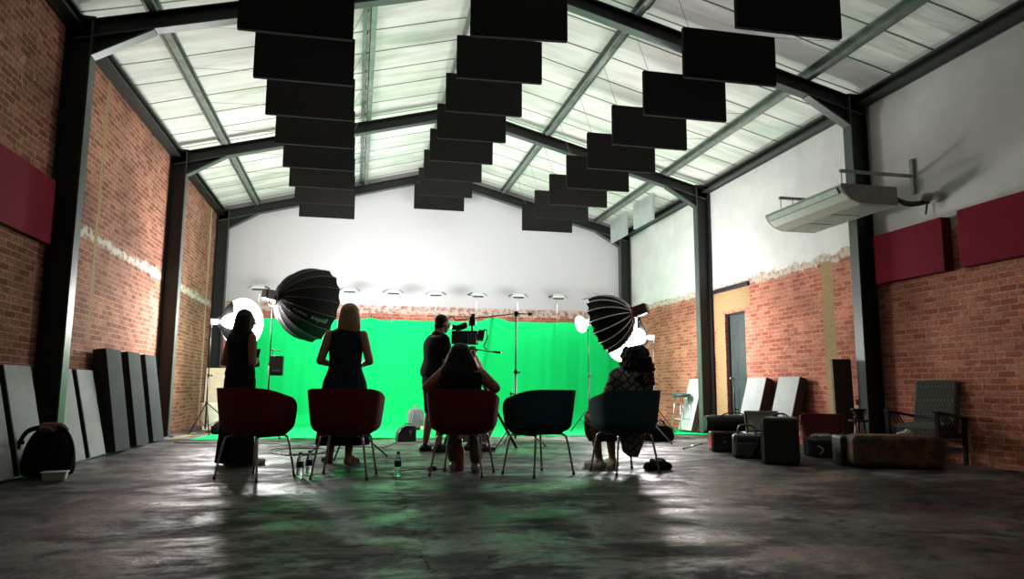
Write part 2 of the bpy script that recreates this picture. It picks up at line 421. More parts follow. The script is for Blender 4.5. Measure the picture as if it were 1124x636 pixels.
# portal frames: I-section columns, sloping rafters and haunches
def ibeam(mbw, mbf, p0, p1, inner, depth=.25, width=.16, tf=.016, tw=.010):
    """web and flanges along p0-p1; 'inner' is the flange direction, p0/p1 lie on the inner face"""
    p0, p1 = Vector(p0), Vector(p1); i = Vector(inner).normalized(); yv = Vector((0, 1, 0))*width/2
    def slab(mb, a, b, hy):
        q = []
        for p in (p0, p1): q.append([p-i*a-hy, p-i*b-hy, p-i*b+hy, p-i*a+hy])
        mb.loft(q)
    slab(mbf, 0, tf, yv); slab(mbw, depth-tf, depth, yv); slab(mbw, tf, depth-tf, Vector((0, tw/2, 0)))
for n, Y in enumerate((8.14, 12.60, 16.74)):
    fr = bpy.data.objects.new('trim_%d' % (n+1), None); col.objects.link(fr); fr['kind'] = 'structure'
    fr['label'] = ['nearest black steel portal frame with haunched rafters', 'middle black steel portal frame', 'black steel portal frame against the back gable wall'][n]
    for side in (-1, 1):
        xi = -2.87 if side < 0 else 6.28; inn = (-side, 0, 0)
        cw, cf = MB(), MB()
        ibeam(cw, cf, (xi, Y, 0), (xi, Y, zlow(xi)+.22), inn, .25)
        cw.box((xi+side*.125, Y, .008), (.34, .24, .016))
        cw.box((xi+side*.125, Y-.01, zlow(xi)+.2), (.30, .17, .03))
        make('column', cw, M['steel_black'], fr, world=True); make('flange', cf, M['steel_flange'], fr, world=True)
        rw, rf = MB(), MB()
        sl = Vector((-side*1, 0, .262)).normalized(); nrm = Vector((side*.262, 0, 1)).normalized()*-1
        ibeam(rw, rf, (xi+side*.2, Y, zlow(xi+side*.2)), (XC, Y, zlow(XC)), nrm, .2, .14)
        # haunch
        hx = xi-side*.60
        rw.prism([(xi, 4.30), (hx, zlow(hx)), (xi, zlow(xi))], (0, .012, 0), (0, Y-.006, 0))
        hd = Vector((hx-xi, 0, zlow(hx)-4.30)); hn = Vector((-hd.z*(-1 if side > 0 else 1), 0, hd.x*(-1 if side > 0 else 1))).normalized()
        rf.loft([[Vector((xi, Y-.07, 4.28)), Vector((xi, Y+.07, 4.28)), Vector((xi, Y+.07, 4.30)), Vector((xi, Y-.07, 4.30))],
                 [Vector((hx, Y-.07, zlow(hx)-.015)), Vector((hx, Y+.07, zlow(hx)-.015)), Vector((hx, Y+.07, zlow(hx)+.01)), Vector((hx, Y-.07, zlow(hx)+.01))]])
        make('rafter', rw, M['steel_black'], fr, world=True); make('rafter_flange', rf, M['steel_flange'], fr, world=True)
# purlins along the room
k = 4
for x in (-2.33, .03, 3.37, 5.73):
    p = MB(); z = zroof(x)-.15; s = 1 if x < XC else -1; L = YB-YF
    yc = (YB+YF)/2; a = .262*s
    p.box((x, yc, z+.075), (.012, L, .15)); p.box((x+s*.035, yc, z+.006), (.08, L, .012)); p.box((x+s*.035, yc, z+.144), (.08, L, .012))
    p.box((x-s*.07, yc, z+.10), (.05, L, .012)); p.box((x+s*.075, yc, z+.02), (.008, L, .03))
    for q in range(26):   # fixing cleats
        p.box((x-s*.05, 1+q*.61, z+.13), (.05, .03, .03))
    struct('trim_%d' % k, p, M['galv'], label='galvanised roof purlin running the length of the hall'); k += 1
p = MB(); p.box((1.36, (YB+YF)/2, zroof(1.36)-.10), (.05, YB-YF, .10)); struct('trim_%d' % k, p, M['galv'], label='slim ridge purlin'); k += 1
for x, s in ((XL, 1), (XR, -1)):
    p = MB(); z = zroof(x)-.20
    p.box((x+s*.03, (YB+YF)/2, z+.06), (.03, YB-YF, .16)); p.box((x+s*.09, (YB+YF)/2, z+.01), (.14, YB-YF, .03)); p.box((x+s*.09, (YB+YF)/2, z+.13), (.12, YB-YF, .03))
    struct('trim_%d' % k, p, M['steel_black'] if s > 0 else mat('dark steel eave', (.03, .035, .034), .5), label='black steel eave beam above the %s wall' % ('left' if s > 0 else 'right')); k += 1
# door in the right wall
t = bpy.data.objects.new('door_1', None); col.objects.link(t); t['kind'] = 'structure'; t['label'] = 'grey green panelled door in the right brick wall'
d = MB(); yc = (dy0+dy1)/2; d.box((XR+.10, yc, dz/2), (.04, dy1-dy0-.06, dz-.04))
for yy in (yc-.165, yc+.165):
    for z0, z1 in ((.2, .85), (.98, 1.62), (1.72, 2.02)):
        d.box((XR+.078, yy, (z0+z1)/2), (.012, .22, z1-z0))
        d.box((XR+.070, yy, (z0+z1)/2), (.012, .15, z1-z0-.08))
make('door_leaf', d, M['green_paint'], t, bevel=.006)
d = MB(); d.box((XR+.1, dy0+.015, dz/2), (.1, .03, dz)); d.box((XR+.1, dy1-.015, dz/2), (.1, .03, dz)); d.box((XR+.1, yc, dz-.015), (.1, dy1-dy0, .03))
make('door_frame', d, M['wood_dark'], t)
d = MB().lathe([(0, 0), (.022, 0), (.012, .02), (.012, .04), (.028, .055), (.02, .08), (0, .082)], (XR+.08, dy1-.1, 1.0), 16, (-1, 0, 0)); make('door_handle', d, M['chrome'], t, smooth=True)
struct('trim_%d' % k, MB().box((XR-.015, 11.85, 2.62), (.05, 1.25, .07)), M['steel_black'], label='black steel lintel over the grey door'); k += 1
struct('baseboard_left', MB().box((XL+.28, 9.5, .008), (.03, 6, .016)), M['galv'], label='thin pale strip on the floor along the left wall')

# ------------------------------------------------------------------ ceiling baffles
def baffle_proto():
    t = thing('acoustic_baffle', '', 'baffle')
    make('fabric_panel', MB().box((0, 0, .3), (1.16, .06, .6)), M['baffle'], t, bevel=.008)
    return t
BW = M['galv']
rows = []
for i in range(8): rows.append(('L', i, -.73, 7.42+1.19*i, 4.42, 0))
for i in range(8): rows.append(('M', i, 1.75, 7.9+1.19*i+.02*i, 4.89, (-5, -2.5, -1, -1, 0, 0, 0, 0)[i]))
for i in range(9): rows.append(('R', i, 4.10, 6.08+1.175*i, 4.31, 0))
ordn = ['nearest', 'second', 'third', 'fourth', 'fifth', 'sixth', 'seventh', 'eighth', 'farthest']
rown = {'L': ('left', 'black acoustic baffles hanging in the left row'), 'M': ('middle', 'black acoustic baffles hanging in the middle row'), 'R': ('right', 'black acoustic baffles hanging in the right row')}
bp = baffle_proto(); first = True
for r_, i, x, y, z, a in rows:
    n = 9 if r_ == 'R' else 8
    nm = 'farthest' if i == n-1 else ordn[i]
    o = bp if first else dup(bp, (0, 0, 0), 0)
    first = False
    o.location = (x, y, z); o.rotation_euler = (R(random.uniform(-.6, .6)), 0, R(a))
    o['label'] = '%s black fabric acoustic baffle in the %s hanging row' % (nm, rown[r_][0]); o['category'] = 'baffle'; o['group'] = rown[r_][1]
# suspension wires (each belongs to its baffle)
for o in [q for q in col.objects if q.name.startswith('acoustic_baffle')]:
    x, y, z = o.location
    for s in (-1, 1):
        ax = x+s*.5
        tx = {-.73: (-2.33, .03), 1.75: (1.36, 1.36), 4.10: (3.37, 5.73)}[round(x, 2)][0 if s < 0 else 1]
        if abs(tx-ax) > 1.2: tx = ax + (1.0 if tx > ax else -1.0)*.5
        w = MB().tube([(ax-x, 0, .6), (tx-x, .0, zroof(tx)-.02-z)], .0035, 5)
        make('suspension_wire', w, BW, o)
# two sideways baffles by the right wall; pale colour stands in for light
for (y0, y1, z0, lab) in ((13.9, 14.95, 4.34, 'acoustic baffle hung parallel to the right wall, lit face coloured pale grey, nearer one'), (15.43, 16.45, 4.32, 'acoustic baffle hung parallel to the right wall, lit face coloured pale grey, farther one')):
    t = thing('acoustic_baffle', lab, 'baffle', (5.98, (y0+y1)/2, z0), 0, 'acoustic baffles by the right wall with lit faces coloured pale')
    make('fabric_panel', MB().box((0, 0, .275), (.06, y1-y0, .55)), M['lightgrey_fab'], t, bevel=.006)
    for s in (-1, 1): make('suspension_wire', MB().tube([(0, s*.4, .55), (-.25, s*.4, zroof(5.73)-.02-z0)], .003, 5), BW, t)

# ------------------------------------------------------------------ wall panels
def wall_panel(name, lab, x, y0, y1, z0, z1, th, side):
    t = thing(name, lab, 'wall panel', (x, (y0+y1)/2, z0), 0, 'maroon acoustic wall panels')
    make('fabric_face', MB().box((side*(th-.01), 0, (z1-z0)/2), (.02, y1-y0, z1-z0)), M['red_fab'], t, bevel=.006)
    make('panel_edge', MB().box((side*(th/2-.012), 0, (z1-z0)/2), (th-.03, y1-y0-.004, z1-z0-.004)), fabric_mat('shaded maroon panel side', (.09, .004, .012), (.12, .006, .018)), t)  # sides use the maroon darkened, shade put into the colour
wall_panel('wall_panel', 'maroon fabric acoustic panel on the left brick wall', XL, 5.9, 7.98, 2.20, 2.86, .08, 1)
wall_panel('wall_panel', 'maroon fabric panel on right wall beside the steel column', XR, 6.86, 7.98, 2.14, 2.76, .13, -1)
wall_panel('wall_panel', 'maroon fabric panel on right wall at the right edge of the picture', XR, 5.4, 6.64, 2.14, 2.78, .13, -1)

# ------------------------------------------------------------------ panels leaning against the walls
def leaning(name, lab, side, y0, y1, h, xb, xt, th, face, edge, group):
    t = thing(name, lab, 'acoustic panel', (xb, (y0+y1)/2, 0), 0, group)
    dx = xt-xb; a = math.atan2(dx, h); c, s_ = math.cos(a), math.sin(a); w_ = (y1-y0)/2
    def sheet(d0, d1, ww):
        # panel thickness runs toward the wall (sign of -side)
        n = Vector((-side*c, 0, side*s_*(1 if dx*side < 0 else 1))) if False else Vector((c, 0, -s_))*(-side)
        b0 = Vector((0, 0, abs(min(0, (n*th).z)) + .001)); tp = b0+Vector((s_, 0, c))*h
        return MB().loft([[b0+n*d0+Vector((0, -ww, 0)), b0+n*d1+Vector((0, -ww, 0)), b0+n*d1+Vector((0, ww, 0)), b0+n*d0+Vector((0, ww, 0))],
                          [tp+n*d0+Vector((0, -ww, 0)), tp+n*d1+Vector((0, -ww, 0)), tp+n*d1+Vector((0, ww, 0)), tp+n*d0+Vector((0, ww, 0))]])
    make('fabric_face', sheet(0, .012, w_), face, t, bevel=.003)
    make('panel_edge', sheet(.0125, th, w_-.002), edge, t)
    return t
gL = 'acoustic panels leaning on the left wall'
for i, (y0, y1, lab) in enumerate(((6.50, 7.04, 'light grey acoustic panel leaning on the left wall at the picture edge'), (7.16, 7.70, 'light grey acoustic panel leaning behind the black backpack'),
                    (8.16, 8.72, 'light grey acoustic panel leaning just past the nearest left column'), (8.86, 9.36, 'light grey acoustic panel leaning beside the first charcoal panel'))):
    leaning('leaning_panel', lab, 1, y0, y1, .98, -2.80, -3.02, .09, M['lightgrey_fab'], M['black_side'], gL)
for i, (y0, y1, lab) in enumerate(((9.52, 10.08, 'tall charcoal acoustic panel leaning on brick, nearest of three'), (10.38, 10.93, 'tall charcoal acoustic panel leaning on brick, middle of three'),
                    (11.18, 11.74, 'tall charcoal acoustic panel leaning beside the second left column'))):
    leaning('leaning_panel', lab, 1, y0, y1, 1.24, -2.74, -2.94, .15, M['darkgrey_fab'], M['black_side'], gL)
gR = 'light panels leaning on the right wall'
for y0, y1, lab, e in ((10.56, 11.12, 'light grey acoustic panel leaning right of the grey door', M['brown_side']), (9.66, 10.20, 'light grey acoustic panel leaning behind the open maroon case', M['brown_side']),
                    (12.75, 13.3, 'pale grey panel leaning behind the bar stool', M['brown_side'])):
    leaning('leaning_panel', lab, -1, y0, y1, 1.0, 6.14, 6.42, .13, M['lightgrey_fab'], e, gR)
t = thing('wooden_board', 'tall dark brown board standing beside the right steel column', 'board', (6.17, 8.36, 0), R(-8))
make('board_face', MB().box((0, 0, .6), (.24, .05, 1.2), (R(-2), 0, 0)), mat('dark brown board', (.05, .032, .02), .6), t, bevel=.004)
make('board_edge', MB().box((-.126, 0, .6), (.01, .052, 1.2), (R(-2), 0, 0)), M['brown_side'], t)

# ------------------------------------------------------------------ green screen
def green_screen():
    m, nt, b = nodes('chroma green cloth'); v = coord(nt)
    f1 = noise(nt, 1.0, 4, .6, coord(nt, scale=(4, 4, .25)), .4)
    c = mix(nt, ramp(nt, f1, [(.3, 0.0), (.7, 1.0)]), (.0, .41, .095), (.0, .44, .105))
    nt.links.new(c, b.inputs['Base Color']); b.inputs['Roughness'].default_value = .85; b.inputs['Specular IOR Level'].default_value = .15
    t = thing('green_screen', 'bright green chroma key cloth hung on the back wall and swept onto the floor', 'green screen', (2.0, 16.3, 0))
    x0, x1, nx = -2.15, 6.2, 240
    rows_ = []
    def top(x): 
        u = (x-x0)/(x1-x0)
        k = 2.27+.09*u
        for xs in (.28, 3.10): k += .10*math.exp(-((x-xs)/.25)**2) if xs > 1 else .05*math.exp(-((x-xs)/.15)**2)
        return k - .015*abs(math.sin(x*3.3))
    prof = []
    for j in range(26):
        s = j/25; prof.append(('w', s))
    for j in range(1, 9): prof.append(('c', j/8))
    for j in range(1, 14): prof.append(('f', j/13))
    for kk, s in prof:
        row = []
        for i in range(nx+1):
            x = x0+(x1-x0)*i/nx
            fold = .022*math.sin(x*4.1+.9*math.sin(x*2.3)) + .006*math.sin(x*15+1.2*s+math.sin(x*3)) + .003*math.sin(x*31+2*s)
            pin = sum(math.exp(-((x-xs+.35*s*(1 if xs>1 else -.2))/.07)**2)*.08 for xs in (.28, 2.95))
            if kk == 'w': z = top(x)*(1-s)+.25*s; y = 16.32 + fold*(.5+.7*s) - pin*(1-.5*s)
            elif kk == 'c': a = s*PI/2; z = .25*(1-math.sin(a))+.006; y = 16.32 - .35*(1-math.cos(a)) + fold*(1-s)*1.2 - pin*.5*(1-s)
            else: z = .006+.004*math.sin(x*5+s*9)*math.sin(s*11); y = 15.97 - s*(3.95+.10*math.sin(x*1.3)+ (x-2)*-.06)
            xx = x + (.25*s*( (x-2)/4) if kk == 'f' else 0)
            row.append(Vector((xx, y, max(z, .003))))
        rows_.append(row)
    mb = MB().loft(rows_, caps=False, closed=False)
    make('cloth', mb, m, t, smooth=True, world=True)
    # the cross bar and clamps that carry it
    bar = MB().tube([(x0+.02, 16.40, 2.22), (2, 16.40, 2.25), (x1-.02, 16.40, 2.30)], .016, 8); make('cross_bar', bar, M['dark_metal'], t, world=True)
    for xs in (.28, 3.0, 5.2):
        c_ = MB().box((xs, 16.33, top(xs)-.0), (.03, .10, .07), (R(15), 0, 0)).box((xs+.01, 16.28, top(xs)+.05), (.02, .02, .07), (0, R(25), 0)); make('clamp', c_, M['black_plastic'], t, world=True)
green_screen()

# ------------------------------------------------------------------ small panel lights in front of the back wall
def led_proto():
    t = thing('panel_light', '', 'studio light')
    make('housing', MB().box((0, 0, 0), (.26, .16, .06), (R(25), 0, 0)), M['white_plastic'], t, bevel=.01)
    make('lens_face', MB().box((0, -.012, -.045), (.24, .145, .035), (R(25), 0, 0)), mat('grey louvre', (.04, .04, .042), .5), t, bevel=.006)
    for s in (-1, 1):
        make('barn_door', MB().loft([[Vector((s*.13, -.06, .01)), Vector((s*.13, .06, .03)), Vector((s*.23, .05, -.025)), Vector((s*.22, -.05, -.06))],
                                     [Vector((s*.13, -.06, .016)), Vector((s*.13, .06, .036)), Vector((s*.23, .05, -.019)), Vector((s*.22, -.05, -.054))]]), M['dark_metal'], t)
    make('pole', MB().tube([(0, .08, 0), (0, .10, -.70)], .006, 6), M['galv'], t)
    make('bracket', MB().tube([(0, .05, .02), (.0, .80, .05)], .010, 6), M['dark_metal'], t)
    return t
lp = led_proto()
for i in range(9):
    x = -2.08+.939*i
    o = lp if i == 0 else dup(lp, (0, 0, 0), 0)
    o.location = (x, 16.0, 2.92+random.uniform(-.015, .015)); o.rotation_euler = (0, 0, R(random.uniform(-12, 12)))
    o['label'] = '%s small white panel light from the left above the green screen' % ordn[i].replace('nearest', 'first').replace('farthest', 'ninth'); o['category'] = 'studio light'; o['group'] = 'small panel lights above the green screen'

# ------------------------------------------------------------------ tub chairs
def tub_chair(mat_, name='tub_chair'):
    t = thing(name, '', 'chair')
    # shell: back wraps round into arms.  local: sitter faces +y, back is at -y
    def rim(a):  # a = 0 at the back, +-1 at arm fronts
        k = max(0, abs(a)-.22)/.78
        return .50 + .285*math.sqrt(max(0, 1-min(1, k)**2.0))
    NT, NZ = 40, 14
    outer, inner = [], []
    for j in range(NZ+1):
        s = j/NZ; ro, ri = [], []
        for i in range(NT+1):
            a = -1+2*i/NT; th = a*R(128)
            zt = rim(a); zb = .385
            z = zb+(zt-zb)*s
            hz = (z-zb)/.40; prof = .84+.16*min(1, hz)**.8
            if hz < .22: prof *= .72+.28*math.sqrt(max(0, 1-(1-hz/.22)**2))
            ex = 2.7
            sx = math.copysign(abs(math.sin(th))**(2/ex), math.sin(th)); cy = math.copysign(abs(math.cos(th))**(2/ex), math.cos(th))
            wx, wy = .345*prof, .31*prof
            ro.append(Vector((sx*wx, -cy*wy+.0, z)))
            wi = .035
            ri.append(Vector((sx*(wx-wi), -cy*(wy-wi), max(z, .43))))
        outer.append(ro); inner.append(ri)
    mb = MB(); n = NT+1; vs = [q for r in outer for q in r]+[q for r in inner for q in r]; fs = []; O = (NZ+1)*n
    for j in range(NZ):
        for i in range(NT):
            fs.append((j*n+i, j*n+i+1, (j+1)*n+i+1, (j+1)*n+i)); fs.append((O+j*n+i, O+(j+1)*n+i, O+(j+1)*n+i+1, O+j*n+i+1))
    for i in range(NT): fs.append((NZ*n+i, NZ*n+i+1, O+NZ*n+i+1, O+NZ*n+i)); fs.append((i, O+i, O+i+1, i+1))
    for j in range(NZ):
        fs.append((j*n, (j+1)*n, O+(j+1)*n, O+j*n)); fs.append((j*n+NT, O+j*n+NT, O+(j+1)*n+NT, (j+1)*n+NT))
    mb.add(vs, fs)
    make('backrest', mb, mat_, t, smooth=True, bevel=.012, seg=3)
    # seat pan + cushion
    pr = []
    for z, k_ in ((.372, .74), (.385, .86), (.42, .93), (.455, .95), (.475, .92), (.482, .80)):
        ring = []
        for i in range(40):
            th = i*2*PI/40; ex = 2.8
            ring.append(Vector((math.copysign(abs(math.cos(th))**(2/ex), math.cos(th))*.262*k_, math.copysign(abs(math.sin(th))**(2/ex), math.sin(th))*.26*k_+.02, z)))
        pr.append(ring)
    make('seat', MB().loft(pr), mat_, t, smooth=True)
    u = MB(); u.tube(catmull([(-.17, -.15, .372), (-.17, .17, .372)], 3), .011, 8); u.tube([(.17, -.15, .372), (.17, .17, .372)], .011, 8); u.box((0, 0, .372), (.34, .05, .008))
    make('seat_frame', u, M['dark_metal'], t)
    for sx in (-1, 1):
        for sy in (-1, 1):
            l = MB().tube(catmull([(sx*.13, sy*.13, .378), (sx*.175, sy*.165, .365), (sx*.197, sy*.19, .31), (sx*.245, sy*.225, .004)], 5), .0105, 10)
            lg = make('leg', l, M['chrome'], t, smooth=True)
            make('foot_cap', MB().lathe([(.0, 0), (.013, 0), (.014, .012), (.011, .022), (0, .023)], (sx*.245, sy*.225, 0), 12), M['black_plastic'], lg, smooth=True)
    return t
cr = tub_chair(M['chair_red']); ct = tub_chair(M['chair_teal'])
gch = 'tub chairs lined up facing the green screen'
for i, (src, x, y, a, lab) in enumerate(((cr, -.84, 6.87, -38, 'dark red velvet tub chair, leftmost, angled towards the right'), (None, -.07, 6.83, -12, 'dark red velvet tub chair in front of the woman in the long navy dress'),
        (None, 1.0, 6.86, -24, 'dark red velvet tub chair occupied by the long-haired seated woman'), (ct, 1.70, 6.76, 27, 'empty dark teal tub chair second from right'), (None, 2.58, 6.82, 14, 'dark teal tub chair occupied by the curly-haired woman'))):
    if src is None: src = dup(cr if i < 3 else ct, (0, 0, 0), 0)
    src.location = (x, y, 0); src.rotation_euler = (0, 0, R(a)); src['label'] = lab; src['category'] = 'chair'; src['group'] = gch

# ------------------------------------------------------------------ people
def V3(p): return Vector(p)
def cap(mb, a, b, ra, rb, n=12): mb.tube([a, (V3(a)+V3(b))/2, b], [ra, (ra+rb)/2, rb], n, True, True)
def torso_rings(P, N, yaw, lst, ex=2.3, n=28, folds=0, amp=0):
    P, N = V3(P), V3(N); out = []
    for t_, rx, ry, oy in lst:
        c = P.lerp(N, t_); r = []
        for i in range(n):
            th = i*2*PI/n
            q = Vector((math.copysign(abs(math.cos(th))**(2/ex), math.cos(th))*rx, math.copysign(abs(math.sin(th))**(2/ex), math.sin(th))*ry+oy, 0))
            if folds: q *= 1+amp*math.sin(folds*th+.7*math.sin(3*th))
            q.rotate(Euler((0, 0, yaw))); r.append(c+q)
        out.append(r)
    return out
TORSO = [(0, .10, .08, 0), (.06, .155, .11, 0), (.18, .165, .12, -.005), (.42, .13, .10, 0), (.62, .15, .115, .005), (.78, .165, .115, 0), (.88, .16, .09, -.01), (.95, .11, .07, -.01), (1.0, .055, .05, 0)]
def scaled(lst, k, add=0): return [(t_, rx*k+add, ry*k+add, oy) for t_, rx, ry, oy in lst]
def hand(mb, wrist, d, nrm, side, curl=.5, spread=0.0, s=1.0):
    """palm + five fingers. d: pointing direction, nrm: back-of-hand normal, side: +1 thumb on d x nrm side"""
    d = V3(d).normalized(); nrm = V3(nrm); nrm = (nrm-nrm.dot(d)*d).normalized(); lat = d.cross(nrm)*side
    w0 = V3(wrist)
    for k_ in (-.026, -.009, .009, .026):
        cap(mb, w0+lat*k_*.7*s, w0+d*.085*s+lat*k_*s, .013*s, .0125*s, 8)
    for k_, L in ((.030, .070), (.010, .078), (-.010, .072), (-.029, .058)):
        p = w0+d*.088*s+lat*k_*s; dd = (d+lat*spread*k_*10).normalized(); a = 0
        for seg_, fr in enumerate((.45, .32, .23)):
            a += curl*(.7, 1.0, .8)[seg_]
            v = dd*math.cos(a)-nrm*math.sin(a)
            q = p+v*L*fr*s; cap(mb, p, q, (.0095-.001*seg_)*s, (.0088-.001*seg_)*s, 8); p = q
    p = w0+d*.022*s+lat*.028*s
    v = (d*.6+lat*.75-nrm*.25).normalized(); q = p+v*.042*s; cap(mb, p, q, .0125*s, .0105*s, 8)
    v2 = (d*.85+lat*.25-nrm*.45).normalized(); cap(mb, q, q+v2*.030*s, .010*s, .0085*s, 8)
def head_parts(mb, H, yaw, pitch=0, s=1.0):
    e = Euler((pitch, 0, yaw)).to_matrix(); H = V3(H)
    def P(x, y, z): return H+e @ Vector((x*s, y*s, z*s))
    mb.ell(P(0, -.008, .012), (.073*s, .092*s, .098*s), e, 20, 14)
    mb.ell(P(0, .028, -.045), (.054*s, .058*s, .066*s), e, 16, 10)
    mb.ell(P(0, .062, -.088), (.022*s, .020*s, .017*s), e, 10, 8)        # chin
    cap(mb, P(0, .082, .012), P(0, .105, -.022), .009*s, .0125*s, 8)      # nose
    mb.ell(P(0, .088, .024), (.05*s, .010*s, .009*s), e, 10, 6)          # brow
    mb.ell(P(0, .086, -.052), (.022*s, .010*s, .006*s), e, 10, 6); mb.ell(P(0, .084, -.062), (.019*s, .010*s, .006*s), e, 10, 6)
    for sx in (-1, 1): mb.ell(P(sx*.075, -.004, -.008), (.010*s, .018*s, .030*s), e, 10, 8); mb.ell(P(sx*.033, .07, -.02), (.022*s, .018*s, .02*s), e, 8, 6)
    return P
def legs(mb, hip, knee, ank, toe, s=1.0, thick=1.0, foot=True):
    cap(mb, hip, knee, .088*s*thick, .058*s*thick, 14); cap(mb, knee, V3(knee).lerp(V3(ank), .35), .056*s*thick, .058*s*thick, 14); cap(mb, V3(knee).lerp(V3(ank), .35), ank, .056*s*thick, .036*s, 12)
    if foot:
        a = V3(ank); t_ = V3(toe); h = a+(a-t_).normalized()*.03; h.z = .035
        cap(mb, a, h, .036*s, .032*s, 10); cap(mb, (h.x, h.y, .034), (t_.x, t_.y, .026), .034*s, .024*s, 10); cap(mb, a, V3(t_).lerp(a, .35)+Vector((0, 0, -.0)), .034*s, .026*s, 10)
def shoe(name, ank, toe, m, parent, h=.055, heel=.0, k_=1.0):
    a, t_ = V3(ank), V3(toe); d = (t_-a); d.z = 0; d.normalize(); mb = MB(); b = a-d*.045
    l = Vector((-d.y, d.x, 0))
    for s_ in (-1, 1): cap(mb, Vector((b.x, b.y, .040))+l*.006*s_, Vector((t_.x, t_.y, .034))+l*s_*.014, .040*k_, .034*k_, 10)
    cap(mb, (a.x, a.y, .05), (a.x, a.y, .05+h), .043*k_, .044*k_, 12)
    cap(mb, (a.x, a.y, .07), Vector((t_.x, t_.y, .035)).lerp(a, .3), .040*k_, .030*k_, 10)
    o = blob(name, mb, m, parent, .009, 3)
    sole = MB(); ring = []
    L = (t_-b).length/2+.035; c = (V3(b)+V3(t_))/2
    for i in range(20):
        th = i*2*PI/20; q = c+d*math.cos(th)*L+l*math.sin(th)*.048*k_*(1+.12*math.cos(th)); ring.append(q)
    sole.loft([[Vector((q.x, q.y, .001)) for q in ring], [Vector((q.x, q.y, .022)) for q in ring]])
    make('sole', sole, mat('shoe sole', (.3, .28, .24), .6) if m is M['shoe_white'] else M['black_plastic'], o, bevel=.003)
    return o
def garment(name, mb, m, parent, voxel=.011, smooth=5): return blob(name, mb, m, parent, voxel, smooth)

# --- woman 1: standing, long hair, dark top and wide trousers, tablet in hand, facing right
def woman_one():
    t = thing('person', 'standing woman with long dark hair and black wide trousers, holding a tablet', 'person', (-1.17, 7.97, 0), R(-42))
    b = MB(); P_, N_ = (0, 0, .84), (0, .0, 1.37); H = (0, .035, 1.485)
    b.loft(torso_rings(P_, N_, 0, scaled(TORSO, .94))); cap(b, (0, -.005, 1.34), (0, .02, 1.43), .05, .046)
    Pf = head_parts(b, H, R(-32), R(-6), .98)
    sh = {-1: (-.155, -.01, 1.30), 1: (.155, -.01, 1.30)}; el = {-1: (-.205, -.045, 1.045), 1: (.195, -.02, 1.035)}; wr = {-1: (-.06, .12, 1.02), 1: (.09, .115, 1.06)}
    for s in (-1, 1):
        cap(b, sh[s], el[s], .048, .038); cap(b, el[s], wr[s], .037, .026)
        hand(b, wr[s], (-.5*s, .80, .15), (s*.9, 0, .3), -s, .55, s=.92)
        hx = s*.085; legs(b, (hx, 0, .82), (s*.10, .02, .46), (s*.11, -.02+.0*s, .085), (s*.125, .13, .03), .92)
    blob('body', b, M['skin'], t, .008, 3)
    tp = MB(); tp.loft(torso_rings(P_, N_, 0, [q for q in scaled(TORSO, .94, .014) if q[0] <= .95])); 
    for s in (-1, 1): cap(tp, (s*.10, 0, 1.33), (s*.145, -.01, 1.30), .055, .052)
    garment('top', tp, M['cloth_black'], t)
    pn = MB(); pn.loft(torso_rings((0, 0, .74), (0, 0, .98), 0, [(0, .165, .12, 0), (.5, .175, .13, 0), (1, .14, .11, 0)]))
    for s in (-1, 1):
        rings = []
        for z, rx, ry, cx, cy in ((.86, .095, .115, .075, 0), (.6, .098, .11, .09, .0), (.35, .10, .115, .098, -.005), (.12, .108, .128, .105, -.01), (.025, .112, .135, .108, -.012)):
            rings.append([Vector((s*cx+rx*math.cos(a*2*PI/24)*(1+.04*math.sin(5*a*2*PI/24)), cy+ry*math.sin(a*2*PI/24)*(1+.04*math.cos(7*a*2*PI/24)), z)) for a in range(24)])
        pn.loft(rings)
    garment('trousers', pn, M['cloth_black'], t)
    for s in (-1, 1): shoe('shoe', (s*.11, .03, .085), (s*.13, .225, .03), M['shoe_white'], t, .02)
    h = MB(); e = Euler((R(-6), 0, R(-32))).to_matrix(); Hc = V3(H)
    h.ell(Hc+e@Vector((0, -.022, .022)), (.083, .092, .100), e, 20, 14)
    rg = []
    for z, rx, ry, oy in ((.06, .08, .075, -.03), (0, .092, .08, -.04), (-.08, .105, .075, -.055), (-.18, .12, .062, -.075), (-.28, .115, .05, -.095), (-.36, .08, .03, -.105)):
        rg.append([Hc+Vector(((rx*math.cos(a*2*PI/32))*(1+.05*math.sin(9*a*2*PI/32)), oy+ry*math.sin(a*2*PI/32)*(1+.06*math.sin(11*a*2*PI/32)), z)) for a in range(32)])
    h.loft(rg); garment('hair', h, M['hair_black'], t, .008, 3)
    for s in (-1, 1): make('eye', MB().ell(Pf(s*.032, .083, .004), (.011, .008, .008)), mat('eye', (.5, .5, .48), .2), t, smooth=True)
    tb = thing('tablet', 'thin dark tablet held by the standing woman with long hair', 'tablet', (-1.17, 7.97, 0), R(-42))
    make('tablet_body', MB().box((-.02, .20, 1.10), (.10, .008, .20), (R(-12), 0, 0)), mat('grey tablet shell', (.12, .12, .13), .35), tb, bevel=.003)
    make('screen', MB().box((-.02, .1945, 1.099), (.085, .002, .18), (R(-12), 0, 0)), M['black_plastic'], tb)
woman_one()

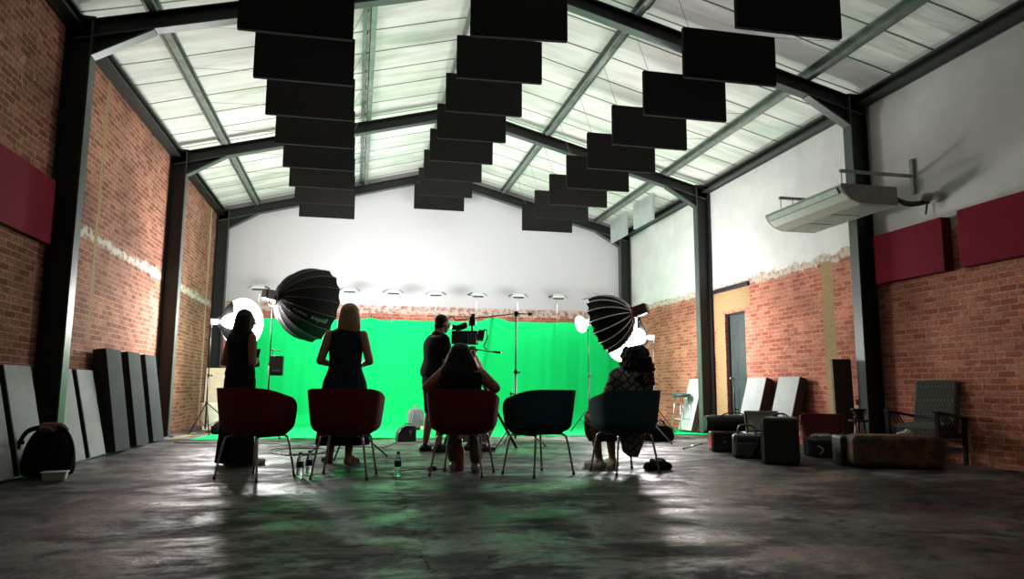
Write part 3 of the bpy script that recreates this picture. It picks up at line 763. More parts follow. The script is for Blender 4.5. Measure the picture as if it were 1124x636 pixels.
# --- woman 2: back to camera, blonde bob, sleeveless long dress, arms bent forward
def woman_two():
    t = thing('person', 'standing blonde woman seen from behind in a sleeveless long navy dress', 'person', (-.115, 7.98, 0), R(-4))
    b = MB(); P_, N_ = (0, 0, .88), (0, -.01, 1.42); H = (.025, .02, 1.575)
    b.loft(torso_rings(P_, N_, 0, TORSO)); cap(b, (0, -.015, 1.40), (.015, .01, 1.50), .054, .048)
    head_parts(b, H, R(5), R(-3), 1.0)
    for s in (-1, 1):
        shd = (s*.175, -.01, 1.35); el = (s*.255, -.05, 1.075); wr = (s*.16, .19, 1.04)
        cap(b, shd, el, .056, .045); cap(b, el, wr, .044, .028)
        hand(b, wr, (-s*.5, .85, .1), (s*.5, 0, .8), -s, .5)
    legs(b, (-.09, 0, .86), (-.10, .06, .48), (-.135, .10, .085), (-.20, .24, .03)); legs(b, (.09, 0, .86), (.08, 0, .48), (.07, -.06, .085), (.15, .09, .03))
    blob('body', b, M['skin'], t, .008, 3)
    d = MB(); rg = []
    for z, rx, ry, fo in ((1.425, .085, .07, 0), (1.405, .14, .085, 0), (1.375, .172, .10, 0), (1.28, .178, .125, 0), (1.15, .175, .135, .0), (1.04, .165, .125, 0), (.98, .18, .135, .01), (.85, .225, .165, .02), (.65, .25, .18, .035), (.45, .25, .19, .045), (.30, .262, .20, .055), (.20, .268, .205, .06)):
        rg.append([Vector((rx*math.cos(a*2*PI/64)*(1+fo*math.sin(13*a*2*PI/64)), -.008+ry*math.sin(a*2*PI/64)*(1+fo*math.sin(13*a*2*PI/64+1)), z)) for a in range(64)])
    d.loft(rg)
    make('dress', d, M['cloth_navy'], t, smooth=True)
    h = MB(); Hc = V3(H); h.ell(Hc+Vector((0, -.02, .022)), (.102, .11, .104), None, 20, 14)
    rg = []
    for z, rx, ry, oy in ((.05, .096, .088, -.025), (-.03, .112, .09, -.035), (-.11, .122, .085, -.04), (-.18, .122, .074, -.045), (-.215, .11, .055, -.05)):
        rg.append([Hc+Vector((rx*math.cos(a*2*PI/40)*(1+.04*math.sin(13*a*2*PI/40)), oy+ry*math.sin(a*2*PI/40)*(1+.05*math.sin(15*a*2*PI/40)), z)) for a in range(40)])
    h.loft(rg); garment('hair', h, M['hair_blonde'], t, .008, 3)
    for a, tt in (((-.135, .10), (-.20, .24)), ((.07, -.06), (.15, .09))):
        dd = Vector((tt[0]-a[0], tt[1]-a[1], 0)).normalized(); l = Vector((-dd.y, dd.x, 0)); c = Vector(((a[0]+tt[0])/2, (a[1]+tt[1])/2, 0))
        s = MB(); s.loft([[Vector((0, 0, z))+c+dd*math.cos(q*2*PI/20)*.125+l*math.sin(q*2*PI/20)*.046 for q in range(20)] for z in (.001, .020)])
        for f in (.25, .55, .85):
            m_ = Vector((a[0], a[1], 0)).lerp(Vector((tt[0], tt[1], 0)), f)
            s.tube([m_+l*.044+Vector((0, 0, .015)), m_+l*.034+Vector((0, 0, .055-.015*f)), m_+Vector((0, 0, .078-.028*f)), m_-l*.034+Vector((0, 0, .055-.015*f)), m_-l*.044+Vector((0, 0, .015))], .008, 6)
        make('sandal', s, M['sandal'], t)
woman_two()

# --- man at the camera, profile to the right
def man():
    t = thing('person', 'standing man in glasses and dark polo shirt looking at the camera monitor', 'person', (.98, 9.32, 0), R(-68))
    b = MB(); P_, N_ = (0, -.01, .92), (0, .04, 1.47); H = (0, .10, 1.62)
    b.loft(torso_rings(P_, N_, 0, scaled(TORSO, 1.12, .01))); cap(b, (0, .03, 1.44), (0, .07, 1.56), .072, .070)
    Pf = head_parts(b, H, 0, R(-10), 1.04)
    for s in (-1, 1):
        shd = (s*.195, .03, 1.40); el = (s*.225, .04, 1.12); wr = (s*.13, .27, 1.07)
        cap(b, shd, el, .058, .046); cap(b, el, wr, .045, .031); hand(b, wr, (-s*.15, .95, .2), (s*.9, 0, .3), -s, .45, s=1.05)
        legs(b, (s*.10, 0, .90), (s*.11, .03+.02*s, .50), (s*.12, -.02+.03*s, .09), (s*.15, .15+.03*s, .03), 1.04)
    blob('body', b, M['skin'], t, .008, 3)
    tp = MB(); tp.loft(torso_rings(P_, N_, 0, scaled(TORSO, 1.14, .028)[:-1]))
    for s in (-1, 1): cap(tp, (s*.15, .03, 1.42), (s*.19, .03, 1.40), .07, .07); cap(tp, (s*.195, .03, 1.40), (s*.222, .04, 1.20), .070, .066)
    garment('polo_shirt', tp, M['cloth_black'], t)
    c = MB(); c.lathe([(.090, 0), (.095, .02), (.084, .045), (.080, .045), (.084, .01)], (0, .045, 1.455), 20, (0, .25, 1)); make('collar', c, M['cloth_black'], t, smooth=True)
    sh = MB(); sh.loft(torso_rings((0, 0, .80), (0, 0, 1.02), 0, [(0, .18, .135, 0), (.5, .19, .145, 0), (1, .17, .13, 0)]))
    for s in (-1, 1): cap(sh, (s*.10, 0, .84), (s*.115, .025, .52), .105, .092)
    garment('shorts', sh, M['cloth_black'], t)
    for s in (-1, 1): shoe('shoe', (s*.12, -.02+.03*s, .09), (s*.15, .19+.03*s, .03), M['shoe_black'], t, .03, k_=1.05)
    h = MB(); e = Euler((R(-10), 0, 0)).to_matrix(); Hc = V3(H); h.ell(Hc+e@Vector((0, -.024, .030)), (.082, .092, .092), e, 20, 14); h.ell(Hc+e@Vector((0, -.045, -.035)), (.076, .062, .075), e, 14, 10)
    garment('hair', h, M['hair_black'], t, .008, 3)
    gl = MB()
    for s in (-1, 1):
        c_ = Pf(s*.034, .098, .004); gl.tube([c_+e@Vector((.024*math.cos(a), 0, .019*math.sin(a))) for a in [k_*2*PI/14 for k_ in range(15)]], .0025, 5, False)
        gl.tube([Pf(s*.058, .096, .008), Pf(s*.078, .05, .01), Pf(s*.080, -.02, .004)], .0022, 5)
        make('eye', MB().ell(Pf(s*.033, .086, .004), (.011, .008, .008)), mat('eye', (.5, .5, .48), .2), t, smooth=True)
    gl.tube([Pf(-.01, .10, .008), Pf(.01, .10, .008)], .002, 5)
    make('glasses', gl, M['chrome'], t)
man()

# --- seated woman with long dark hair, elbows over the chair rim
def seated_one():
    t = thing('person', 'seated woman with long dark hair resting both elbows on her chair', 'person', (1.0, 6.86, 0), R(-10))
    b = MB(); P_, N_ = (0, -.09, .50), (-.02, -.10, 1.005); H = (-.035, -.07, 1.105)
    b.loft(torso_rings(P_, N_, 0, scaled(TORSO, 1.10))); cap(b, (-.02, -.10, .96), (-.03, -.085, 1.05), .052, .048)
    head_parts(b, H, R(-15), R(-8), .93)
    for s in (-1, 1):
        shd = (-.02+s*.165, -.10, .93); el = (-.02+s*.315, -.085, .80); wr = (-.02+s*.215, .10, .68)
        cap(b, shd, el, .064, .052); cap(b, el, wr, .046, .029); hand(b, wr, (-s*.1, .9, -.3), (0, 0, 1), s, .5, s=.9)
    legs(b, (-.09, -.05, .53), (-.12, .38, .50), (-.10, .36, .09), (-.10, .50, .03)); legs(b, (.09, -.05, .53), (.10, .36, .50), (.12, .22, .09), (.12, .34, .03))
    blob('body', b, M['skin'], t, .008, 3)
    tp = MB(); tp.loft(torso_rings(P_, N_, 0, scaled(TORSO, 1.12, .016)[:-2]))
    for s in (-1, 1): cap(tp, (-.02+s*.09, -.10, .965), (-.02+s*.10, -.10, .90), .045, .06)
    garment('tank_top', tp, M['cloth_black'], t)
    pn = MB()
    for hp, kn, an in (((-.09, -.05, .53), (-.12, .38, .50), (-.10, .36, .13)), ((.09, -.05, .53), (.10, .36, .50), (.12, .22, .13))):
        cap(pn, hp, kn, .10, .075); cap(pn, kn, an, .075, .062)
    pn.ell((0, -.07, .55), (.18, .14, .11)); garment('trousers', pn, M['cloth_beige'], t)
    shoe('shoe', (-.10, .36, .09), (-.10, .51, .03), M['shoe_white'], t, .03); shoe('shoe', (.12, .22, .09), (.13, .37, .03), M['shoe_white'], t, .03)
    h = MB(); Hc = V3(H); h.ell(Hc+Vector((0, -.018, .015)), (.105, .11, .098), None, 20, 14); rg = []
    for z, rx, ry, oy in ((.06, .080, .075, -.02), (0, .118, .095, -.035), (-.08, .150, .09, -.05), (-.16, .175, .085, -.065), (-.24, .185, .07, -.085), (-.32, .17, .055, -.10), (-.38, .12, .03, -.11)):
        rg.append([Hc+Vector((rx*math.cos(a*2*PI/44)*(1+.05*math.sin(9*a*2*PI/44+z*20)), oy+ry*math.sin(a*2*PI/44)*(1+.09*math.sin(13*a*2*PI/44+z*15)), z)) for a in range(44)])
    h.loft(rg); garment('hair', h, M['hair_black'], t, .009, 3)
seated_one()

# --- seated woman with curly hair and patterned dress
def seated_two():
    t = thing('person', 'seated woman with curly dark hair in a checked grey dress', 'person', (2.60, 6.84, 0), R(10))
    b = MB(); P_, N_ = (.02, -.08, .50), (.065, -.07, .99); H = (.10, -.01, 1.10)
    b.loft(torso_rings(P_, N_, 0, scaled(TORSO, 1.03))); cap(b, (.065, -.07, .96), (.09, -.03, 1.05), .052, .048)
    head_parts(b, H, R(20), R(-6), .95)
    for s in (-1, 1):
        shd = (.04+s*.165, -.06, .92); el = (.05+s*.215, .03, .70); wr = (.04+s*.10, .26, .64)
        cap(b, shd, el, .055, .045); cap(b, el, wr, .044, .028); hand(b, wr, (-s*.5, .8, -.1), (0, 0, 1), s, .5, s=.9)
    legs(b, (-.09, -.04, .53), (-.15, .38, .50), (-.125, .30, .09), (-.16, .44, .03)); legs(b, (.09, -.04, .53), (.05, .42, .51), (.06, .36, .09), (.06, .50, .03))
    blob('body', b, M['skin'], t, .008, 3)
    d = MB(); d.loft(torso_rings(P_, N_, 0, scaled(TORSO, 1.03, .022)[:-1]))
    for s in (-1, 1): cap(d, (.04+s*.13, -.06, .94), (.04+s*.17, -.05, .91), .072, .072); cap(d, (.05+s*.17, -.06, .91), (.05+s*.215, .03, .72), .075, .07); cap(d, (.05+s*.215, .03, .70), (.04+s*.13, .20, .66), .066, .055)
    for hp, kn in (((-.09, -.04, .53), (-.15, .38, .50)), ((.09, -.04, .53), (.02, .42, .54))): cap(d, hp, kn, .12, .095)
    d.ell((0, .12, .54), (.20, .30, .09))
    garment('dress', d, pattern_mat('grey check fabric', (.26, .25, .215), (.03, .03, .03), 13, 'check'), t)
    def skirt(pts, thick):
        rings = []
        for z, cx, cy, rx, ry in pts: rings.append([Vector((cx+rx*math.cos(a*2*PI/40)*(1+.10*math.sin(6*a*2*PI/40+z*6)), cy+ry*math.sin(a*2*PI/40)*(1+.12*math.sin(5*a*2*PI/40)), z)) for a in range(40)])
        return MB().loft(rings)
    sk = skirt(((.56, .04, .36, .24, .12), (.45, .03, .39, .25, .12), (.34, .03, .37, .25, .11), (.27, .04, .35, .23, .10)), .01)
    make('skirt', sk, MATS.get('grey check fabric') or pattern_mat('grey check skirt', (.16, .155, .13), (.03, .03, .03), 13, 'check'), t, smooth=True)
    fl = MB(); rings = []
    for z, cx, w_ in ((.50, .14, .15), (.38, .15, .15), (.26, .14, .13), (.18, .13, .10), (.13, .15, .05)):
        rings.append([Vector((cx+w_*math.cos(a*2*PI/24), .10+.05*math.sin(a*2*PI/24)*(1+.3*math.sin(4*a*2*PI/24)), z)) for a in range(24)])
    fl.loft(rings); make('dress_hem', fl, bpy.data.materials['grey check fabric'], t, smooth=True)
    shoe('shoe', (-.125, .30, .09), (-.17, .46, .03), M['shoe_white'], t, .03)
    shoe('shoe', (.06, .36, .09), (.06, .51, .03), M['shoe_white'], t, .02)
    h = MB(); Hc = V3(H); rnd = random.Random(3); h.ell(Hc+Vector((0, -.035, .01)), (.135, .12, .118)); h.ell(Hc+Vector((.0, -.06, -.12)), (.165, .11, .17))
    for q in range(190):
        th = rnd.uniform(0, 2*PI); z = rnd.uniform(-.26, .12); rr = (.138 if z < 0 else .136*math.sqrt(max(.02, 1-(z/.132)**2)))*(1+.18*(z < -.05))
        x_, y_ = rr*math.cos(th), rr*.95*math.sin(th)-.035-(.03 if z < 0 else 0)
        if y_ > .055: continue
        h.ell(Hc+Vector((x_, y_, z)), (.020*rnd.uniform(.7, 1.2),)*3, None, 8, 5)
    garment('hair', h, M['hair_black'], t, .007, 1)
seated_two()

# --- assistant crouching behind the tripod, one arm raised to the camera head
def crouching():
    t = thing('person', 'crouching person mostly hidden behind the seated woman, hand raised to the tripod', 'person', (1.42, 9.28, 0), R(-50))
    b = MB(); P_, N_ = (0, -.10, .22), (0, -.02, .74); H = (0, .02, .88)
    b.loft(torso_rings(P_, N_, 0, scaled(TORSO, .98))); cap(b, (0, -.02, .72), (0, 0, .82), .052, .048); head_parts(b, H, 0, 0, .95)
    ti = Matrix.Rotation(R(50), 3, 'Z')
    wl = ti @ Vector((.15, .36, 1.20)); el = ti @ Vector((.235, .12, .93))   # given in world axes from the root
    cap(b, (-.16, -.03, .68), el, .05, .042); cap(b, el, wl, .041, .028); hand(b, wl, ti @ Vector((-.15, .1, .9)), ti @ Vector((.9, -.3, 0)), 1, .9)
    cap(b, (.16, -.02, .68), (.24, .1, .48), .05, .04); cap(b, (.24, .1, .48), (.12, .30, .44), .04, .028); hand(b, (.12, .30, .44), (-.3, .9, -.1), (0, 0, 1), 1, .5)
    legs(b, (-.09, -.06, .24), (-.14, .30, .42), (-.13, .16, .085), (-.14, .32, .03)); legs(b, (.09, -.06, .24), (.16, .30, .40), (.14, .14, .085), (.16, .30, .03))
    blob('body', b, M['skin_pale'], t, .008, 3)
    tp = MB(); tp.loft(torso_rings(P_, N_, 0, scaled(TORSO, .98, .016)[:-1]))
    for s in (-1, 1): cap(tp, (s*.13, -.02, .69), (s*.17, -.02, .67), .062, .060)
    garment('shirt', tp, M['cloth_black'], t)
    pn = MB(); pn.ell((0, -.09, .24), (.17, .14, .12))
    for s in (-1, 1): cap(pn, (s*.09, -.06, .24), (s*.15, .30, .41), .098, .074); cap(pn, (s*.15, .30, .41), (s*.135, .16, .15), .072, .055)
    garment('trousers', pn, fabric_mat('pale grey trousers', (.3, .3, .29), (.4, .4, .38)), t)
    shoe('shoe', (-.13, .16, .085), (-.14, .32, .03), M['shoe_black'], t, .02); shoe('shoe', (.14, .14, .085), (.16, .30, .03), M['shoe_black'], t, .02)
crouching()

# ------------------------------------------------------------------ studio lights and stands
def stand(name, lab, x, y, h, spread=.45, hub=.42, feet=None, a0=0, r=.014, mtl=None, cat='light stand', leaf=None):
    mtl = mtl or M['dark_metal']
    t = thing(name, lab, cat, (x, y, 0), 0)
    p = MB().tube([(0, 0, .10), (0, 0, h*.55)], r, 10).tube([(0, 0, h*.55), (0, 0, h)], r*.7, 10)
    make('pole', p, mtl, t, smooth=True)
    make('collar', MB().lathe([(0, 0), (r*1.8, 0), (r*1.8, .05), (0, .05)], (0, 0, hub-.02), 14).lathe([(0, 0), (r*1.6, 0), (r*1.6, .05), (0, .05)], (0, 0, h*.55-.02), 14), M['black_plastic'], t, bevel=.004)
    make('knob', MB().tube([(0, 0, h*.55), (.05, 0, h*.55)], .010, 8).ell((.055, 0, h*.55), (.012, .012, .018)), M['black_plastic'], t, smooth=True)
    for k_ in range(3):
        if feet: fx, fy = feet[k_][0]-x, feet[k_][1]-y
        else: a = a0+k_*2*PI/3; fx, fy = spread*math.cos(a), spread*math.sin(a)
        l = MB().tube([(fx*.03, fy*.03, hub), (fx, fy, .014)], .010, 8).tube([(fx*.02, fy*.02, .14), (fx*.52, fy*.52, hub*.5)], .006, 6)
        lg = make('leg', l, mtl, t, smooth=True)
        make('rubber_foot', MB().ell((fx, fy, .014), (.016, .016, .014)), M['black_plastic'], lg, smooth=True)
    return t

def softbox(name, lab, apex, n, Rr, depth, power_white=True, ribs=16, scal=.0, ribm=None, stand_h=None, text=False, lens_glow=7):
    apex = V3(apex); n = V3(n).normalized()
    q = Vector((0, 0, 1)).rotation_difference(n)
    # keep the frame's 'up' vertical
    upv = (Vector((0, 0, 1))-n.z*n).normalized(); lat = upv.cross(n).normalized()
    t = thing(name, lab, 'studio light', tuple(apex), 0)
    def S(s, th, off=0):
        rr = .055+(Rr-.055)*(math.sin(min(1, s)*PI/2)**.80)
        dp = depth*(1-math.cos(min(1, s)*PI/2))**.92 if False else depth*s**1.35
        gore = th*ribs/(2*PI); f = abs(math.sin(gore*PI))
        rr2 = rr*(1-(1-math.cos(PI/ribs))*f*1.8-scal*f*s) + off
        d2 = dp - scal*f*Rr*.8*s
        return n*d2 + (lat*math.cos(th)+upv*math.sin(th))*rr2
    NS, NT = 18, ribs*6; rings = []
    for j in range(NS+1): rings.append([S(j/NS, i*2*PI/NT) for i in range(NT)])
    make('softbox_shell', MB().loft(rings, caps=False), M['black_cloth'], t, smooth=True, solid=.004)
    for k_ in range(ribs):
        th = k_*2*PI/ribs
        make('rib', MB().tube([S(j/10, th, .004) for j in range(11)], .0045 if ribm is None else .008, 6), ribm or M['nylon_rib'], t, smooth=True)
    # rim band and front diffuser
    make('rim', MB().tube([S(1, i*2*PI/NT, .002) for i in range(NT+1)], .009, 6, False), M['black_cloth'], t, smooth=True)
    dr = [[S(1, i*2*PI/NT)*1.0 - n*.02*(1-0) for i in range(NT)], [n*(depth-.02+.04)+(S(1, i*2*PI/NT)-n*(S(1, i*2*PI/NT).dot(n)))*.5 for i in range(NT)], [n*(depth+.035)+(S(1, i*2*PI/NT)-n*(S(1, i*2*PI/NT).dot(n)))*.02 for i in range(NT)]]
    make('diffuser', MB().loft(dr, caps=False), M['glow'], t, smooth=True)
    # speed ring, lamp head, bracket
    make('speed_ring', MB().lathe([(.07, -.02), (.085, -.02), (.085, .02), (.07, .02)], (0, 0, 0), 24, n), M['dark_metal'] if ribm is None else M['silver_cloth'], t, smooth=False)
    hd = MB(); e = Matrix((lat, n, upv)).transposed()
    hm = Matrix.Translation((0, 0, 0)) @ e.to_4x4()
    hb = MB().box((0, -.03-HL/2, 0), (.17, HL, .16)).xf(hm); head = make('lamp_head', hb, mat('dark red lamp housing', (.05, .012, .016), .4), t, bevel=.018)
    make('rear_panel', MB().box((0, -.035-HL, 0), (.14, .012, .13)).xf(hm), M['black_plastic'], t, bevel=.004)
    make('accent_ring', MB().box((.02, -.04, 0), (.176, .03, .176)).xf(hm), M['red_plastic'], t, bevel=.006)
    yb = MB().tube([e@Vector((-.10, -.09, 0)), e@Vector((-.10, -.09, -.02))-Vector((0, 0, .12)), e@Vector((0, -.09, 0))-Vector((0, 0, .17)), e@Vector((.10, -.09, -.02))-Vector((0, 0, .12)), e@Vector((.10, -.09, 0))], .010, 8)
    make('yoke', yb, M['dark_metal'], t, smooth=True)
    foot = apex + e@Vector((0, -.09, 0))
    if text:
        # brand lettering runs along one gore, reading from the rim back to the hub
        best = None
        for k_ in range(ribs):
            th = (k_+.5)*2*PI/ribs; w_ = apex+S(.78, th)
            dv = w_-Vector((0, 0, EYE)); f_ = dv.dot(fw); u_ = 562+F*dv.dot(rt)/f_; v_ = 318-F*dv.dot(up)/f_
            nr = (lat*math.cos(th)+upv*math.sin(th))
            if nr.dot(dv) > .1: continue
            e_ = (u_-356)**2+(v_-352)**2
            if best is None or e_ < best[0]: best = (e_, th)
        th = best[1]
        for txt, size, s0, sl in (('godox', .112, .90, 1), ('PARABOLIC', .045, .52, 1)):
            cu = bpy.data.curves.new('t', 'FONT'); cu.body = txt; cu.size = size; cu.resolution_u = 3
            to = bpy.data.objects.new('t', cu); col.objects.link(to); dg = bpy.context.evaluated_depsgraph_get(); dg.update()
            me = bpy.data.meshes.new_from_object(to.evaluated_get(dg)); bpy.data.objects.remove(to)
            L = .95*math.hypot(Rr, depth)
            zs = [v_.co.y for v_ in me.vertices]; mid = (max(zs)+min(zs))/2
            bm = bmesh.new(); bm.from_mesh(me); bmesh.ops.subdivide_edges(bm, edges=bm.edges, cuts=1); bm.to_mesh(me); bm.free()
            for v_ in me.vertices:
                s = s0-(v_.co.x)/L; rr = max(.12, (S(s, th)-n*S(s, th).dot(n)).length)
                v_.co = S(s, th+SGN*(v_.co.y-mid)/rr, .012)
            me.materials.append(mat('pale print', (.22, .22, .22), .6))
            o = bpy.data.objects.new('lettering', me); col.objects.link(o); o.parent = t
    return t, foot, (lat, upv)
SGN = 1
HL = .22
# big parabolic softbox on the left
ap = A(305, 326, 12.4)
nL = Vector((.77, .62, -.10)).normalized()
sb, ft, _ = softbox('softbox_light', 'large black parabolic softbox aimed at the green screen, left side', ap, nL, .635, .77, text=True, scal=.02)
st = stand('light_stand', 'thin black light stand under the large left softbox', ft.x, ft.y, ft.z-.17, .5, .42, a0=R(60))
# battery / controller box hanging on that stand
bt = thing('controller_box', 'black control box hanging on the left softbox stand', 'controller', (ft.x+.12, ft.y-.05, .98), R(-8))
make('case_body', MB().box((0, 0, .16), (.20, .09, .32)), M['black_plastic'], bt, bevel=.012)
make('control_face', MB().box((0, -.047, .17), (.15, .006, .24)), M['grey_case'], bt, bevel=.004)
make('hook', MB().tube([(-.08, 0, .32), (-.08, 0, .40), (-.12, 0, .42), (.04, 0, .40)], .007, 6), M['dark_metal'], bt)
for q in range(3): make('knob', MB().ell((-.04+.04*q, -.053, .08), (.010, .006, .010)), M['chrome'], bt, smooth=True)
# parabolic softbox on the right with silver ribs
YR = 10.7
ap = A(694, 344, YR); nR = Vector((-.74, .62, -.30)).normalized()
sb2, ft2, _ = softbox('softbox_light', 'black parabolic softbox with silver ribs angled down at the green screen, right side', ap, nR, .47, .56, ribs=16, scal=.06, ribm=M['silver_cloth'])
st2 = stand('light_stand', 'chrome light stand under the silver ribbed right softbox', ft2.x, ft2.y, ft2.z-.17, .6, .50, a0=R(-62), mtl=M['galv'])

# lanterns: white glowing globes with black skirts
def lantern(lab, c, Rr, side, sy):
    c = V3(c); t = thing('lantern_light', lab, 'studio light', tuple(c), 0)
    g = MB(); rg = []
    ax = Vector((side, sy, 0)).normalized()
    g.lathe([(Rr*math.cos(a)*(1.0), Rr*.80*math.sin(a)) for a in [R(-88+176*i/18) for i in range(19)]], (0, 0, 0), 32, ax)
    make('globe', g, M['glow'], t, smooth=True)
    # black skirts: four petals hugging the mount side
    lat = ax.cross(Vector((0, 0, 1))).normalized()
    for k_ in range(4):
        a0 = R(45+90*k_-24); rows_ = []
        for j in range(7):
            s = R(14+46*j/6)
            rows_.append([(-ax*Rr*.83*math.cos(s)) + (lat*math.cos(a0+R(48)*i/8)+Vector((0, 0, 1))*math.sin(a0+R(48)*i/8))*Rr*1.03*math.sin(s) for i in range(9)])
        make('skirt', MB().loft(rows_, caps=False, closed=False), M['black_cloth'], t, smooth=True, solid=.006)
    make('mount_ring', MB().lathe([(.08, -.02), (.10, -.02), (.10, .03), (.08, .03)], -ax*Rr*.86, 20, ax), M['dark_metal'], t)
    e = Matrix((lat, ax, Vector((0, 0, 1)))).transposed().to_4x4()
    make('lamp_head', MB().box((0, -Rr*.86-.08, 0), (.12, .14, .12)).xf(e), M['black_plastic'], t, bevel=.015)
    make('yoke', MB().tube([e@Vector((-.08, -Rr*.86-.12, 0)), e@Vector((-.08, -Rr*.86-.12, -.10)), e@Vector((.08, -Rr*.86-.12, -.10)), e@Vector((.08, -Rr*.86-.12, 0))], .009, 8), M['dark_metal'], t)
    return c-ax*(Rr*.86+.12)
f3 = lantern('glowing white lantern light with black skirt behind the long-haired standing woman', A(266, 355, 13.2), .43, .95, .22)
stand('light_stand', 'black light stand under the left lantern light beside the cream board', f3.x, f3.y, f3.z-.10, .45, .52, feet=((-2.72, 13.35), (-2.33, 12.9), (-1.95, 13.6)))
f4 = lantern('glowing white lantern light half hidden behind the right softbox', A(686, 371, 12.6), .46, -.95, .22)
stand('light_stand', 'dark light stand carrying the right lantern light', f4.x, f4.y, f4.z-.10, .5, .5, a0=R(20))
# small round white lamp at the left lip of the right softbox and LED bar above it
t = thing('round_lamp', 'small round white lamp at the left edge of the right softbox', 'studio light', tuple(A(638, 356, 13.0)), 0)
ax = Vector((-.85, -.30, -.25)).normalized()
make('dish', MB().lathe([(.02, -.10), (.09, -.07), (.165, .0), (.17, .02), (.155, .02), (.08, -.05), (.02, -.08)], (0, 0, 0), 28, ax), M['white_plastic'], t, smooth=True)
make('lens', MB().lathe([(0, .012), (.155, .010), (.155, -.005), (0, -.005)], (0, 0, 0), 28, ax), M['glow'], t)
make('lamp_head', MB().box(-ax*.17, (.14, .12, .14), (0, R(-15), 0)), M['galv'], t, bevel=.015)
make('yoke', MB().tube([-ax*.17+Vector((0, -.09, 0)), -ax*.17+Vector((0, -.09, -.14)), -ax*.17+Vector((0, .09, -.14)), -ax*.17+Vector((0, .09, 0))], .008, 6), M['dark_metal'], t)
rp = A(638, 356, 13.0)-ax*.17
stand('light_stand', 'slim stand under the small round white lamp', rp.x, rp.y, rp.z-.14, .4, .45, a0=R(10))

# ------------------------------------------------------------------ camera rig
cx, cy = 1.53, 9.8
tp = thing('tripod', 'black camera tripod standing before the green screen', 'tripod', (cx, cy, 0))
make('bowl', MB().lathe([(0, 0), (.05, 0), (.065, .05), (.06, .08), (0, .08)], (0, 0, 1.115), 20).tube([(0, 0, .80), (0, 0, 1.13)], .02, 10), M['black_plastic'], tp, smooth=False)
for fx, fy in ((.62, -.02), (-.30, .40), (-.28, -.42)):
    l = MB().tube([(fx*.07, fy*.07, 1.14), (fx*.6, fy*.6, .42)], .030, 8).tube([(fx*.6, fy*.6, .45), (fx, fy, .02)], .020, 8)
    lg = make('leg', l, M['black_plastic'], tp, smooth=True); make('rubber_foot', MB().ell((fx, fy, .02), (.03, .03, .02)), M['black_plastic'], lg, smooth=True)
make('fluid_head', MB().box((0, 0, 1.27), (.10, .12, .13)).lathe([(0, -.07), (.045, -.07), (.045, .07), (0, .07)], (0, 0, 1.29), 18, (1, 0, 0)).box((0, 0, 1.35), (.09, .20, .02)), M['black_plastic'], tp, bevel=.006)
make('pan_handle', MB().tube([(.05, -.04, 1.32), (.20, -.16, 1.29), (.32, -.26, 1.275)], .008, 8).tube([(.27, -.22, 1.28), (.35, -.285, 1.27)], .015, 8), M['black_plastic'], tp, smooth=True)
cm = thing('cinema_camera', 'black cinema camera with monitor and matte box on the tripod', 'camera', (cx, cy, 1.365), R(-8)); cm.scale = (1.12, 1.12, 1.12)
make('camera_body', MB().box((0, 0, .10), (.13, .24, .16)), M['black_plastic'], cm, bevel=.01)
make('lens', MB().lathe([(0, 0), (.045, 0), (.045, .08), (.052, .10), (.052, .16), (0, .16)], (0, .12, .10), 24, (0, 1, 0)), M['black_plastic'], cm, smooth=False)
make('matte_box', MB().box((0, .31, .10), (.17, .08, .13)).box((0, .36, .19), (.18, .14, .008), (R(20), 0, 0)), M['black_plastic'], cm)
make('top_handle', MB().tube([(0, -.09, .18), (0, -.09, .27), (0, .10, .27), (0, .10, .18)], .014, 8).box((.0, .02, .30), (.08, .12, .09)), M['black_plastic'], cm, bevel=.004)
make('battery', MB().box((.0, -.16, .08), (.10, .07, .13)), M['grey_case'], cm, bevel=.006)
mn = make('monitor', MB().box((-.15, -.08, .10), (.20, .03, .16), (0, 0, R(-20))), M['black_plastic'], cm, bevel=.006)
make('monitor_arm', MB().tube([(-.05, 0, .12), (-.12, -.03, .14), (-.15, -.06, .12)], .010, 8), M['chrome'], cm)
vf = make('viewfinder', MB().box((-.13, .02, .235), (.15, .07, .07), (0, R(-20), R(-15))), M['black_plastic'], cm, bevel=.008); make('eyecup', MB().lathe([(.02, 0), (.035, .0), (.035, .05), (.02, .05)], (-.205, -.03, .225), 16, (-1, -.4, 0)), M['black_plastic'], vf)
make('cable', MB().tube(catmull([(.06, -.1, .12), (.16, -.08, .20), (.19, 0, .12), (.15, .04, .0), (.19, 0, -.04)], 6), .008, 6), M['black_plastic'], cm, smooth=True)
make('side_module', MB().box((.11, -.02, .13), (.08, .16, .13), (0, R(10), 0)), M['grey_case'], cm, bevel=.008)

make('cheese_plate', MB().box((0, -.06, .30), (.07, .18, .10)).box((.01, .05, .36), (.05, .06, .08)), M['black_plastic'], cm, bevel=.006)
# boom microphone stand
t = stand('microphone_stand', 'tall silver boom microphone stand before the green screen', 2.21, 10.1, 1.86, .42, .35, a0=R(100), mtl=M['galv'], cat='microphone stand', r=.017)
e0 = A(500, 352, 10.0)-t.location; e1 = A(580, 345, 10.15)-t.location; mp = Vector((0, 0, 1.86))
make('boom_arm', MB().tube([e0, mp.lerp(e0, .5)+Vector((0, 0, .0)), mp, e1], .008, 8), M['dark_metal'], t, smooth=True)
make('counterweight', MB().tube([e1, e1+(e1-mp).normalized()*.06], .022, 10), M['black_plastic'], t, smooth=True)
make('microphone', MB().tube(catmull([e0, e0+Vector((-.04, 0, .05)), e0+Vector((-.10, 0, .02)), e0+Vector((-.12, 0, -.08)), e0+Vector((-.17, 0, -.13))], 5), .008, 8), M['dark_metal'], t, smooth=True)
make('clutch', MB().box(mp, (.06, .05, .07)), M['black_plastic'], t, bevel=.008)
